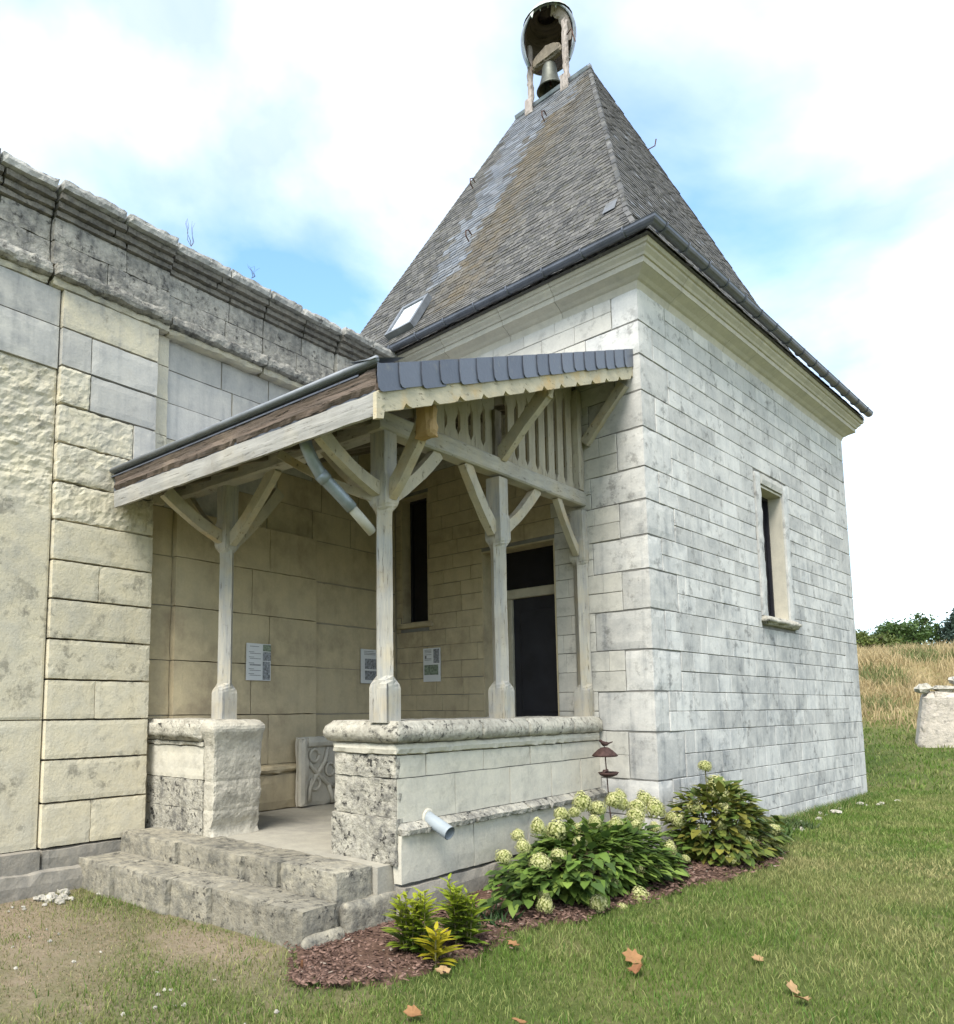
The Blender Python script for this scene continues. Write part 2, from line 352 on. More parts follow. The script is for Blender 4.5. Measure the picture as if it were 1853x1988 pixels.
    def beam(s, p, q, w_, h, up=(0, 0, 1), nseg=1, amp=0., seed=0.):
        p = Vector(p); q = Vector(q); d = (q - p).normalized(); up = Vector(up); sd_ = d.cross(up)
        if sd_.length < 1e-4: sd_ = Vector((1, 0, 0))
        sd_.normalize(); u = sd_.cross(d).normalized(); vs = []; fs = []; e = min(w_, h) * .1
        pr_ = [(-w_ / 2 + e, -h / 2), (w_ / 2 - e, -h / 2), (w_ / 2, -h / 2 + e), (w_ / 2, h / 2 - e), (w_ / 2 - e, h / 2), (-w_ / 2 + e, h / 2), (-w_ / 2, h / 2 - e), (-w_ / 2, -h / 2 + e)]
        for i in range(nseg + 1):
            c = p.lerp(q, i / nseg)
            for x, y in pr_:
                v = c + sd_ * x + u * y
                if amp: v = v + noise.noise_vector(v * 5 + Vector((seed, 0, 0))) * amp
                vs.append(v)
        for i in range(nseg):
            for k in range(8): fs.append((i * 8 + k, i * 8 + (k + 1) % 8, (i + 1) * 8 + (k + 1) % 8, (i + 1) * 8 + k))
        fs.append(tuple(range(7, -1, -1))); fs.append(tuple(nseg * 8 + k for k in range(8)))
        s.add(vs, fs); return s
    def tube(s, pts, r, n=10, cap=True):
        pts = [Vector(p) for p in pts]; rs = r if isinstance(r, (list, tuple)) else [r] * len(pts); vs = []; fs = []; pu = None
        for i, p in enumerate(pts):
            d = (pts[min(i + 1, len(pts) - 1)] - pts[max(i - 1, 0)]).normalized()
            u = d.orthogonal().normalized() if pu is None else (pu - d * pu.dot(d)).normalized()
            pu = u; v = d.cross(u)
            for k in range(n):
                a = 2 * math.pi * k / n; vs.append(p + (u * math.cos(a) + v * math.sin(a)) * rs[i])
        for i in range(len(pts) - 1):
            for k in range(n): fs.append((i * n + k, i * n + (k + 1) % n, (i + 1) * n + (k + 1) % n, (i + 1) * n + k))
        if cap: fs.append(tuple(range(n - 1, -1, -1))); fs.append(tuple((len(pts) - 1) * n + k for k in range(n)))
        s.add(vs, fs); return s
    def lathe(s, prof, c, n=20, sx=1., sy=1.):
        vs = []; fs = []; m = len(prof)
        for k in range(n):
            a = 2 * math.pi * k / n
            for r_, z in prof: vs.append((c[0] + r_ * math.cos(a) * sx, c[1] + r_ * math.sin(a) * sy, c[2] + z))
        for k in range(n):
            for j in range(m - 1): fs.append((k * m + j, ((k + 1) % n) * m + j, ((k + 1) % n) * m + j + 1, k * m + j + 1))
        s.add(vs, fs); return s
    def prism(s, poly, axis, a, b):
        """2D polygon (CCW) extruded along axis index between a and b; poly coords fill the other two axes in order"""
        vs = []; n = len(poly)
        for t in (a, b):
            for u, v in poly:
                p = [0, 0, 0]; o = [i for i in range(3) if i != axis]; p[axis] = t; p[o[0]] = u; p[o[1]] = v; vs.append(p)
        fs = [tuple(range(n)), tuple(range(2 * n - 1, n - 1, -1))] + [(i, i + n, (i + 1) % n + n, (i + 1) % n) for i in range(n)]
        s.add(vs, fs); return s
    def map(s, fn): s.v = [tuple(fn(Vector(p))) for p in s.v]; return s
    def build(s, name, mat, parent=None, smooth=False, recalc=False):
        off = OFF.get(parent, Vector((0, 0, 0)))
        me = bpy.data.meshes.new(name); me.from_pydata([(p[0] - off[0], p[1] - off[1], p[2] - off[2]) for p in s.v], [], s.f)
        ca = me.color_attributes.new('Col', 'FLOAT_COLOR', 'POINT')
        ca.data.foreach_set('color', np.array([(*c, 1.) for c in s.c], np.float32).ravel())
        if recalc:
            import bmesh
            b = bmesh.new(); b.from_mesh(me); bmesh.ops.recalc_face_normals(b, faces=b.faces); b.to_mesh(me); b.free()
        if smooth: me.polygons.foreach_set('use_smooth', [True] * len(me.polygons))
        me.materials.append(M[mat] if isinstance(mat, str) else mat)
        o = bpy.data.objects.new(name, me); col.objects.link(o)
        if parent is not None: o.parent = parent; OFF[o] = off
        return o
def rv(m): m.cur = (random.random(), 0, 0); return m

def tag(o, label=None, cat=None, group=None, kind=None):
    for k, v in (('label', label), ('category', cat), ('group', group), ('kind', kind)):
        if v: o[k] = v
    return o
def thing(name, label, cat, base=(0, 0, 0), framed=True, group=None):
    """Empty at the base of the thing; its parts are modelled in frame (framed) or world coordinates"""
    o = bpy.data.objects.new(name, None); col.objects.link(o); o.empty_display_size = .3
    o.location = W2(*base) if framed else base
    o.rotation_euler = (0, 0, TH if framed else 0); OFF[o] = Vector(base)
    return tag(o, label, cat, group)
def np_mesh(name, V, F, C, mat, parent=None, smooth=False):
    me = bpy.data.meshes.new(name); n = len(V); k = F.shape[1]; m = len(F)
    me.vertices.add(n); me.vertices.foreach_set('co', V.astype(np.float32).ravel())
    me.loops.add(m * k); me.loops.foreach_set('vertex_index', F.astype(np.int32).ravel())
    me.polygons.add(m); me.polygons.foreach_set('loop_start', np.arange(0, m * k, k, dtype=np.int32))
    me.update(calc_edges=True)
    if C is not None:
        ca = me.color_attributes.new('Col', 'FLOAT_COLOR', 'POINT'); ca.data.foreach_set('color', np.c_[C, np.ones(n)].astype(np.float32).ravel())
    if smooth: me.polygons.foreach_set('use_smooth', [True] * m)
    me.materials.append(M[mat]); o = bpy.data.objects.new(name, me); col.objects.link(o)
    if parent is not None: o.parent = parent; OFF[o] = OFF.get(parent, Vector())
    return o

# ================================================================== GROUND
gx = np.unique(np.r_[-np.geomspace(9, 900, 22), np.arange(-9, 8.01, .14), np.geomspace(8.2, 900, 22)])
gy = np.unique(np.r_[-np.geomspace(11, 900, 20), np.arange(-11, 14, .14), np.arange(14, 40, .5), np.geomspace(40, 1400, 18)])
XX, YY = np.meshgrid(gx, gy); ZZ = terr(XX, YY)
V = np.stack([XX, YY, ZZ], -1).reshape(-1, 3); nx = len(gx); ny = len(gy)
ii, jj = np.meshgrid(np.arange(nx - 1), np.arange(ny - 1)); a = (jj * nx + ii).ravel()
ground = tag(np_mesh('ground', V, np.c_[a, a + 1, a + nx + 1, a + nx], None, 'ground', None, True), kind='structure')

# planting bed: a strip between the masonry and the lawn
BEDY = [-5.4, -5.2, -4.63, -3.45, -2.59, -1.59, -.06, .9, 1.5]
BEDR = [.22, .36, .60, .50, .68, .90, 1.12, 1.0, .55]
BEDL = [.12, -.08, -.9, -.9, -.9, -.9, -.3, -.3, -.1]
def bed_r(y): return np.interp(y, BEDY, BEDR) + .05 * np.sin(np.asarray(y) * 6.1) + .03 * np.sin(np.asarray(y) * 15)
def bed_l(y): return np.interp(y, BEDY, BEDL)
by = np.linspace(-5.4, 1.5, 110); bt = np.linspace(0, 1, 14); V = []
for y in by:
    l, r = bed_l(y), bed_r(y)
    for t in bt:
        x = l + (r - l) * t; e = min(1, (1 - t) * 5) * min(1, (y + 5.4) * 3, (1.5 - y) * 3)
        V.append((x, y, tz(x, y) + .045 * e + .02 * noise.noise(Vector((x * 4, y * 4, 0))) * e - .012 * (1 - e)))
ii, jj = np.meshgrid(np.arange(13), np.arange(109)); a = (jj * 14 + ii).ravel()
tag(np_mesh('flower_bed', np.array(V), np.c_[a, a + 1, a + 15, a + 14], None, 'bed', None, True), kind='structure')

# ================================================================== CHAPEL (world frame)
D, HW, WL = 8.235, 6.98, 7.0
chapel = thing('chapel', 'white limestone chapel with a tall slate hipped roof and a bell turret', 'chapel', (-3.4, 4.1, 0), False)
JZ = [0, .40, .829, 1.394, 1.876, 2.377, 2.865, 3.348, 3.765, 4.206, 4.615, 5.118, 5.581, 6.049, 6.488, 6.98]
DOOR = (-2.53, -1.30, .36, 3.93)
FWIN = (-4.16, -3.57, 3.02, 5.06)
RWIN = (3.735, 4.66, 3.05, 5.125)
TK = .45
def rects(u0, u1, z0, z1, holes):
    us = sorted({u0, u1, *[h[0] for h in holes], *[h[1] for h in holes]}); zs = sorted({z0, z1, *[h[2] for h in holes], *[h[3] for h in holes]})
    out = []
    for i in range(len(us) - 1):
        for j in range(len(zs) - 1):
            cu, cz = (us[i] + us[i + 1]) / 2, (zs[j] + zs[j + 1]) / 2
            if not any(h[0] < cu < h[1] and h[2] < cz < h[3] for h in holes): out.append((us[i], us[i + 1], zs[j], zs[j + 1]))
    return out
m = MB(); rc = .012
for u0, u1, z0, z1 in rects(-WL, -rc, -.5, HW, [DOOR, FWIN]): m.box((u0, rc, z0), (u1, TK, z1))
for u0, u1, z0, z1 in rects(TK, D - rc, -.5, HW, [RWIN]): m.box((-TK, u0, z0), (-rc, u1, z1))
m.box((-WL, D - TK, -.5), (-TK, D - rc, HW)); m.box((-WL, TK, -.5), (-WL + TK, D - TK, HW))
wall = m.build('wall', 'mortar', chapel)
# reveals are dressed stone: lining slabs in the openings
def lining(mb, x0, x1, y0, y1, z0, z1): mb.cbox((x0, y0, z0), (x1, y1, z1), .004)
blocks = []
def front_blocks():
    k = 0
    for i in range(len(JZ) - 1):
        z0, z1 = JZ[i], JZ[i + 1]; q = .74 if i % 2 else .36
        zm = (z0 + z1) / 2
        for zz0, zz1 in ((z0, zm), (zm, z1)):
            u = -q; k += 1
            off = (.0 if k % 2 else .26)
            first = True
            while u > -WL + .05:
                L = random.uniform(.46, .62) - (off if first else 0); first = False
                v = max(u - L, -WL)
                segs = [(v, u)]
                for h in (DOOR, FWIN):
                    ns = []
                    for s0, s1 in segs:
                        if zz1 <= h[2] + .02 or zz0 >= h[3] - .02: ns.append((s0, s1)); continue
                        if s0 < h[0]: ns.append((s0, min(s1, h[0])))
                        if s1 > h[1]: ns.append((max(s0, h[1]), s1))
                    segs = ns
                for s0, s1 in segs:
                    if s1 - s0 > .05: blocks.append(('F', s0, s1, zz0, zz1))
                u = v
def right_blocks():
    k = 0
    for i in range(len(JZ) - 1):
        z0, z1 = JZ[i], JZ[i + 1]; q = .36 if i % 2 else .74; qe = .74 if i % 2 else .36
        zm = (z0 + z1) / 2
        for zz0, zz1 in ((z0, zm), (zm, z1)):
            u = q; k += 1; first = True; off = 0 if k % 2 else .24
            while u < D - qe - .01:
                L = random.uniform(.42, .60) - (off if first else 0); first = False
                v = u + L
                if v > D - qe - .15: v = D - qe
                segs = [(u, v)]
                h = (RWIN[0] - .25, RWIN[1] + .24, RWIN[2] - .02, RWIN[3] + .2)
                if not (zz1 <= h[2] + .02 or zz0 >= h[3] - .02):
                    segs = []
                    if u < h[0]: segs.append((u, min(v, h[0])))
                    if v > h[1]: segs.append((max(u, h[1]), v))
                for s0, s1 in segs:
                    if s1 - s0 > .05: blocks.append(('R', s0, s1, zz0, zz1))
                u = v
        blocks.append(('E', D - qe, D, z0, z1))
front_blocks(); right_blocks()
CAM = Vector(cam.location)
def cen(b):
    return Vector(((b[1] + b[2]) / 2, 0, (b[3] + b[4]) / 2)) if b[0] == 'F' else Vector((0, (b[1] + b[2]) / 2, (b[3] + b[4]) / 2))
def hidden(b):
    c = cen(b); return b[0] == 'F' and c.x < -4.8
def bsize(b):
    c = cen(b); d = CAM - c; f = abs(d.y if b[0] == 'F' else d.x) / d.length; return (b[2] - b[1]) * (b[4] - b[3]) * f / d.length_squared
vis = [b for b in blocks if not hidden(b)]; vis.sort(key=lambda b: -bsize(b))
def add_block(mb, b, j=.0035):
    fz = lambda: random.uniform(-.0025, .0025)
    pr_ = random.uniform(0, j); rv(mb)
    if b[0] == 'F': mb.cbox((b[1] + .0018, -pr_, b[3] + .0035 + fz()), (b[2] - .0018, .06, b[4] - .0035 + fz()), .004)
    elif b[0] == 'R': mb.cbox((-.06, b[1] + .0016, b[3] + .0045 + fz()), (pr_, b[2] - .0016, b[4] - .0045 + fz()), .004)
    else: mb.cbox((-.4, b[1] + j, b[3] + .0055), (pr_, b[2] + random.uniform(0, .002), b[4] - .0055), .006)
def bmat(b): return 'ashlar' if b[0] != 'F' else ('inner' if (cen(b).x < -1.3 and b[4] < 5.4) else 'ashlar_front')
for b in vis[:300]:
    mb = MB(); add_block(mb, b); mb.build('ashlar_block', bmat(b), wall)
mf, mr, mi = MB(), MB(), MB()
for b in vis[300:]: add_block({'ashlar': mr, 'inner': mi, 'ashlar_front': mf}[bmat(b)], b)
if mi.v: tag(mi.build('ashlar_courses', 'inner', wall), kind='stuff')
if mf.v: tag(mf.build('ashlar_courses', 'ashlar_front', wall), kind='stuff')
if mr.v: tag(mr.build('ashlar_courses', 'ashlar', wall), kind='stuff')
for i in range(len(JZ) - 1):
    lf, lr = (.74, .36) if i % 2 else (.36, .74)
    mb = rv(MB()); mb.rbox((-lf + .004, random.uniform(-.004, 0), JZ[i] + .006 - (.3 if i == 0 else 0)), (random.uniform(0, .004), lr - .004, JZ[i + 1] - .006), .09, .0012, 5, .006, i)
    mb.build('quoin', 'ashlar', wall)
# front window and door: reveals, frames, dark glass
def opening_front(h, name, sill):
    x0, x1, z0, z1 = h
    m = MB(); rv(m)
    m.box((x0 - .0, .0, z0), (x0 + .02, TK - .02, z1)); m.box((x1 - .02, .0, z0), (x1, TK - .02, z1)); m.box((x0 + .02, .0, z1 - .02), (x1 - .02, TK - .02, z1))
    m.build('reveal', 'inner', wall)
    return x0, x1, z0, z1
opening_front(DOOR, 'door', False); opening_front(FWIN, 'window', True)
x0, x1, z0, z1 = FWIN
win = MB().box((x0 + .02, .22, z0 + .0), (x1 - .02, .25, z1 - .02)).build('window', 'dark', chapel)
m = MB()
for a, b in (((x0 + .02, .195, z0), (x0 + .06, .235, z1 - .02)), ((x1 - .06, .195, z0), (x1 - .02, .235, z1 - .02)), ((x0 + .06, .195, z1 - .06), (x1 - .06, .235, z1 - .02)), ((x0 + .06, .195, z0), (x1 - .06, .235, z0 + .04))): m.box(a, b)
m.build('frame', 'darkdoor', win)
MB().rbox((x0 - .06, -.06, z0 - .1), (x1 + .1, .3, z0 - .004), .06, .004, 5, .01).build('sill', 'inner', win)
x0, x1, z0, z1 = DOOR
door = MB().cbox((x0 + .34, .28, z0), (x1 - .03, .325, 3.22), .004).build('door', 'darkdoor', chapel)
m = MB(); m.cbox((x0 + .02, .24, 3.225), (x1 - .02, .34, 3.36), .01); m.build('transom', 'frame', door)
MB().box((x0 + .05, .29, 3.36), (x1 - .05, .31, z1 - .02)).build('fanlight', 'dark', door)
m = MB(); m.cbox((x0 + .02, .22, z0), (x0 + .10, .34, z1 - .02), .008); m.cbox((x0 + .27, .24, z0), (x0 + .34, .33, 3.22), .006); m.build('frame', 'frame', door)
MB().cbox((x0 + .10, .285, z0), (x0 + .27, .32, 3.22), .003).build('side_panel', 'inner', door)
m = MB()
for k, (za, zb) in enumerate(((.55, 1.5), (1.62, 3.05))): m.cbox((x0 + .46, .268, za), (x1 - .14, .282, zb), .004)
m.build('leaf_panel', 'darkdoor', door)
m = MB(); m.lathe([(.0, .02), (.022, .02), (.026, .0), (.0, 0)], (0, 0, 0), 12).map(lambda p: Vector((x0 + .4 + p.x, .268 - p.z, 1.4 + p.y))).build('handle', 'iron', door)
MB().cbox((x0 - .0, -.03, z0 - .02), (x1 + .0, .30, z0 + .03), .01).build('threshold', 'floor', door)
# right-hand window: chamfered surround, deep splay, dark sash set back, rounded sill
y0, y1, z0, z1 = RWIN
win = MB().box((-.26, y0 + .03, z0), (-.24, y1 - .03, z1 - .03)).build('window', 'dark', chapel)
m = MB(); rv(m)
m.box((-.43, y0, z0), (-.004, y0 + .03, z1)); m.box((-.43, y1 - .03, z0), (-.004, y1, z1)); m.box((-.43, y0 + .03, z1 - .03), (-.004, y1 - .03, z1)); m.box((-.43, y0 + .03, z0 - .0), (-.004, y1 - .03, z0 + .02))
m.build('reveal', 'cornice', win)
for a, b in (((-.03, y0 - .235, z0), (.028, y0 - .008, z1 + .19)), ((-.03, y1 + .008, z0), (.028, y1 + .225, z1 + .19))):
    rv(MB()).rbox(a, b, .09, .003, 6, .01, 3).build('jamb', 'ashlar', win)
rv(MB()).rbox((-.03, y0 - .002, z1 + .004), (.03, y1 + .002, z1 + .19), .08, .004, 6, .012, 5).build('lintel', 'nave_new', win)
m = MB()
for (ya, yb) in ((y0 + .03, y0 + .075), (y1 - .075, y1 - .03)): m.box((-.239, ya, z0 + .02), (-.20, yb, z1 - .03))
m.box((-.239, y0 + .075, z1 - .075), (-.20, y1 - .075, z1 - .03)); m.box((-.239, (y0 + y1) / 2 - .02, z0 + .02), (-.21, (y0 + y1) / 2 + .02, z1 - .075))
m.build('sash', 'darkdoor', win)
m = MB(); pts = [(.0, y0 - .27), (.0, y1 + .28)]
n_ = 14
for i in range(n_): pass
MB().rbox((-.30, y0 - .27, z0 - .13), (.10, y1 + .28, z0 - .0), .05, .008, 7, .035, 9).build('sill', 'lichen', win, True)
# dark interior
MB().box((-WL + TK, TK + .02, .3), (-TK, D - TK, .34)).build('interior_floor', 'room', chapel)

# ---- cornice: profile swept round front, right and back, in stone lengths
CP = [(0, 6.90), (.03, 6.985), (.06, 7.0), (.10, 7.03), (.19, 7.075), (.205, 7.08), (.205, 7.15), (.225, 7.155), (.24, 7.185), (.28, 7.22), (.285, 7.235), (.285, 7.25), (.31, 7.255), (.33, 7.29), (.33, 7.315), (0, 7.315)]
def cornice_run(p0, p1, out, mitre0, mitre1, seed):
    """stone of the cornice from p0 to p1 along the wall face; mitred at building corners"""
    mb = rv(MB()); p0 = Vector(p0); p1 = Vector(p1); d = (p1 - p0).normalized(); out = Vector(out); vs = []; n = len(CP); S = max(1, int((p1 - p0).length / .15))
    for i in range(S + 1):
        for o, z in CP:
            a = p0.lerp(p1, i / S) + out * o + Vector((0, 0, z))
            if i == 0: a -= d * (o * mitre0) - d * (0 if mitre0 else .003)
            if i == S: a += d * (o * mitre1) - d * (0 if mitre1 else .003)
            nn = noise.noise(a * 6); a += out * nn * .003
            vs.append(a)
    fs = [(i * n + k, i * n + (k + 1) % n, (i + 1) * n + (k + 1) % n, (i + 1) * n + k) for i in range(S) for k in range(n)]
    fs += [tuple(range(n)), tuple(S * n + n - 1 - k for k in range(n))]
    mb.add(vs, fs); mb.build('cornice_stone', 'cornice', wall, recalc=True)
xs = [0]
while xs[-1] > -4.6: xs.append(xs[-1] - random.uniform(.75, 1.1))
for i in range(len(xs) - 1): cornice_run((xs[i + 1], 0, 0), (xs[i], 0, 0), (0, -1, 0), 0, 1 if i == 0 else 0, i)
ys = [0]
while ys[-1] < D - 1.2: ys.append(ys[-1] + random.uniform(.75, 1.1))
ys[-1] = D
for i in range(len(ys) - 1): cornice_run((0, ys[i], 0), (0, ys[i + 1], 0), (1, 0, 0), 1 if i == 0 else 0, 1 if i == len(ys) - 2 else 0, i)
cornice_run((-1.2, D, 0), (0, D, 0), (0, 1, 0), 0, 1, 3)

# ---- roof
EV = .37
XR0, XL0, YF0, YB0 = EV, -7.3, -EV - .03, D + .24
RXR, RXL, RY = -2.80, -4.55, 4.1
PROF = [(0, 7.33), (.09, 7.66), (.18, 8.08), (.27, 8.58), (1, 14.40)]
def ring(z):
    t = np.interp(z, [p[1] for p in PROF], [p[0] for p in PROF])
    return XL0 + (RXL - XL0) * t, XR0 + (RXR - XR0) * t, YF0 + (RY - YF0) * t, YB0 + (RY - YB0) * t
m = MB(); lv = [7.33, 7.5, 7.66, 7.87, 8.08, 8.33, 8.58, 10, 12, 14.4]
for z in lv:
    l, r, f, b = ring(z); m.add([(l, f, z - .03), (r, f, z - .03), (r, b, z - .03), (l, b, z - .03)], [])
for i in range(len(lv) - 1):
    for k in range(4): m.f.append((i * 4 + k, i * 4 + (k + 1) % 4, (i + 1) * 4 + (k + 1) % 4, (i + 1) * 4 + k))
m.f.append((3, 2, 1, 0)); roof = m.build('roof', 'slate', chapel)
# slate courses on the faces in view, front and right (left and back too, coarser)
slates = []
def face_point(face, z, s):
    l, r, f, b = ring(z)
    if face == 'F': return Vector((l + (r - l) * s, f, z))
    if face == 'R': return Vector((r, f + (b - f) * s, z))
    if face == 'L': return Vector((l, b + (f - b) * s, z))
    return Vector((r + (l - r) * s, b, z))
def courses(face, step):
    zs = [7.34]
    while zs[-1] < 14.33:
        z = zs[-1]; dz = .05; p = face_point(face, z, .5); q = face_point(face, min(14.4, z + dz), .5)
        sl = math.sqrt((q.z - p.z) ** 2 + ((q.y - p.y) ** 2 if face in 'FB' else (q.x - p.x) ** 2)); zs.append(z + step * dz / sl)
    return zs
for face, step, wd in (('F', .105, .165), ('R', .105, .165), ('L', .2, .3), ('B', .2, .3)):
    zs = courses(face, step)
    for ci in range(len(zs) - 1):
        z0, z1 = zs[ci], min(14.42, zs[ci + 1] + .4 * (zs[ci + 1] - zs[ci]))
        a0, a1 = face_point(face, z0, 0), face_point(face, z0, 1); L = (a1 - a0).length
        n = max(1, int(L / wd)); ph = .5 * (ci % 2)
        for k in range(n + 1):
            s0, s1 = max(0, (k - ph) / n), min(1, (k + 1 - ph) / n)
            if s1 - s0 < .15 / n: continue
            slates.append((face, z0, z1, s0, s1, L, n))
def slate_geo(sl):
    face, z0, z1, s0, s1, L, n = sl
    g = .004 / L
    p = [face_point(face, z0 + random.uniform(-.006, .006), s0 + g), face_point(face, z0 + random.uniform(-.006, .006), s1 - g)]
    # keep columns straight going up: use absolute coordinate
    zt = min(z1, 14.40)
    top = []
    l, r, f, b = ring(zt)
    for q in p:
        t = q.copy(); t.z = zt
        if face == 'F': t.y = f; t.x = min(max(q.x, l), r)
        elif face == 'B': t.y = b; t.x = min(max(q.x, l), r)
        elif face == 'R': t.x = r; t.y = min(max(q.y, f), b)
        else: t.x = l; t.y = min(max(q.y, f), b)
        top.append(t)
    nrm = (p[1] - p[0]).cross(top[0] - p[0])
    if nrm.length < 1e-6: return None
    nrm.normalize()
    out = {'F': Vector((0, -1, .3)), 'R': Vector((1, 0, .3)), 'L': Vector((-1, 0, .3)), 'B': Vector((0, 1, .3))}[face]
    if nrm.dot(out) < 0: nrm = -nrm
    lift = random.uniform(.009, .016); v = [p[0] + nrm * lift, p[1] + nrm * (lift + random.uniform(-.004, .006)), top[1] + nrm * .003, top[0] + nrm * .003]
    th = .008
    return v + [q - nrm * th for q in v]
SF = [(0, 1, 2, 3), (0, 4, 5, 1), (1, 5, 6, 2), (3, 7, 4, 0)]
def slate_col(sl):
    c = face_point(sl[0], sl[1], (sl[3] + sl[4]) / 2); r0 = random.random()
    if sl[0] == 'F':
        # rain run-off below the turret keeps a streak of slate clean; moss grows beside it
        wob = .25 * noise.noise(Vector((0, 0, c.z * .9))) + .3 * noise.noise(Vector((c.x * 3, 0, c.z * 2.2))) + .2 * random.uniform(-1, 1); dz = 14.4 - c.z
        u = c.x + 4.02 + .05 * dz + wob
        wdt = .55 - .05 * dz
        cl = 1.0 if (abs(u) < max(wdt, .10) and c.z > 9.3) else 0.
        if c.z > 13.3 and -4.6 < c.x < -2.9 + random.uniform(-.1, .1): cl = .9
        mo = max(0, 1 - abs(u - wdt - .40) / .75) if c.z < 14.0 else 0
        mo = mo * (1 if c.z > 8.4 else .3) * random.uniform(.6, 1.1)
        return (r0, cl * random.uniform(.45, .95), min(1, mo))
    return (r0 * .7, 0 if random.random() > .012 else .6, .12 * random.random())
big = []; rest = []
for sl in slates:
    if sl[0] in 'FR':
        c = face_point(sl[0], sl[1], (sl[3] + sl[4]) / 2)
        inview = not (sl[0] == 'F' and c.x < -4.4 and c.z < 8.6)
        big.append(((CAM - c).length + (0 if inview else 50), sl))
    else: rest.append(sl)
big.sort(key=lambda t: t[0])
for _, sl in big[:300]:
    g = slate_geo(sl)
    if g: mb = MB(); mb.cur = slate_col(sl); mb.add(g, SF); mb.build('slate', 'slate', roof)
mb = MB()
for sl in [t[1] for t in big[300:]] + rest:
    g = slate_geo(sl)
    if g: mb.cur = slate_col(sl); mb.add(g, SF)
tag(mb.build('slate_courses', 'slate', roof), kind='stuff')
# hip slates along the near and far right-hand hips, ridge flashing
m = MB()
for (f_, sg) in (('f', 0), ('b', 1)):
    z = 7.42
    while z < 14.3:
        l, r, f, b = ring(z); l2, r2, f2, b2 = ring(z + .16)
        p = Vector((r, b if sg else f, z)); q = Vector((r2, b2 if sg else f2, z + .16)); y_ = Vector((0, 1 if sg else -1, 0)); d = (q - p)
        m.cur = (random.random(), .15 * random.random(), 0)
        o = Vector((.02, .02 if sg else -.02, .03)) * random.uniform(.35, .8)
        sgn = -1 if sg else 1
        m.add([p + o, p + o + Vector((0, sgn * .05, .0)), q + o * .8 + Vector((0, sgn * .05, 0)), q + o * .8], [(0, 1, 2, 3)])
        m.add([p + o, q + o * .8, q + o * .8 + Vector((-.06, 0, 0)), p + o + Vector((-.07, 0, 0))], [(0, 1, 2, 3)])
        z += .125
m.build('hip_slates', 'slate', roof)
m = MB(); m.tube([(RXL - .03, RY, 14.40), (RXR + .03, RY, 14.40)], .05, 8); m.beam((RXL, RY - .08, 14.36), (RXR, RY - .08, 14.36), .02, .07, (0, -.5, 1)); m.beam((RXL, RY + .08, 14.36), (RXR, RY + .08, 14.36), .02, .07, (0, .5, 1))
m.build('ridge_capping', 'lead', roof)
# roof hooks
def front_at(x, z):
    return Vector((x, ring(z)[2], z))
for x, z in ((-3.35, 13.15), (-4.75, 12.25), (-3.95, 10.2)):
    p = front_at(x, z) + Vector((0, -.03, 0)); d = Vector((0, -.55, .35))
    MB().tube([p + Vector((0, 0, .12)), p + d * .16 + Vector((0, 0, .12)), p + d * .3 + Vector((0, 0, .02)), p + d * .3 + Vector((0, 0, -.08)), p + d * .14 + Vector((0, 0, -.1))], .012, 6).build('roof_hook', 'iron', roof)
l, r, f, b = ring(12.6); p = Vector((r, b - .2, 12.6))
MB().tube([p, p + Vector((.12, .1, .08)), p + Vector((.14, .12, .22))], .012, 6).build('roof_hook', 'iron', roof)
# replacement grey slate near the hip
for (x, z) in ((-.80, 8.75),):
    q = front_at(x, z); q2 = front_at(x, z + .2)
    n_ = Vector((0, -1, .62)).normalized() * .05
    MB().add([], []) if 0 else None
    mb = MB(); mb.cur = (.6, .6, 0); mb.add([q + n_ * .7 + Vector((-.11, 0, 0)), q + n_ * .7 + Vector((.09, 0, .0)), q2 + n_ * .7 + Vector((.08, 0, 0)), q2 + n_ * .7 + Vector((-.10, 0, 0))], [(0, 1, 2, 3)]); mb.build('patch_slate', 'slate', roof)
# skylight near the nave
def sky_pt(x, z, o): 
    return Vector((x, ring(z)[2], z)) + Vector((0, -1, .62)).normalized() * o
sx0, sx1, sz0, sz1 = -5.0, -4.35, 8.28, 9.0
def sl_quad(mb, xa, xb, za, zb, o0, o1):
    mb.add([sky_pt(xa, za, o1), sky_pt(xb, za, o1), sky_pt(xb, zb, o1), sky_pt(xa, zb, o1), sky_pt(xa, za, o0), sky_pt(xb, za, o0), sky_pt(xb, zb, o0), sky_pt(xa, zb, o0)],
           [(0, 1, 2, 3), (0, 4, 5, 1), (1, 5, 6, 2), (2, 6, 7, 3), (3, 7, 4, 0)])
SKL = MB(); 
for (xa, xb, za, zb) in ((sx0, sx0 + .06, sz0, sz1), (sx1 - .06, sx1, sz0, sz1), (sx0 + .06, sx1 - .06, sz0, sz0 + .06), (sx0 + .06, sx1 - .06, sz1 - .06, sz1)): sl_quad(SKL, xa, xb, za, zb, 0, .13)
SKL.build('skylight_frame', 'zinc', roof)
mb = MB(); sl_quad(mb, sx0 + .062, sx1 - .062, sz0 + .062, sz1 - .062, .02, .10); mb.build('skylight_pane', 'skyglass', roof)
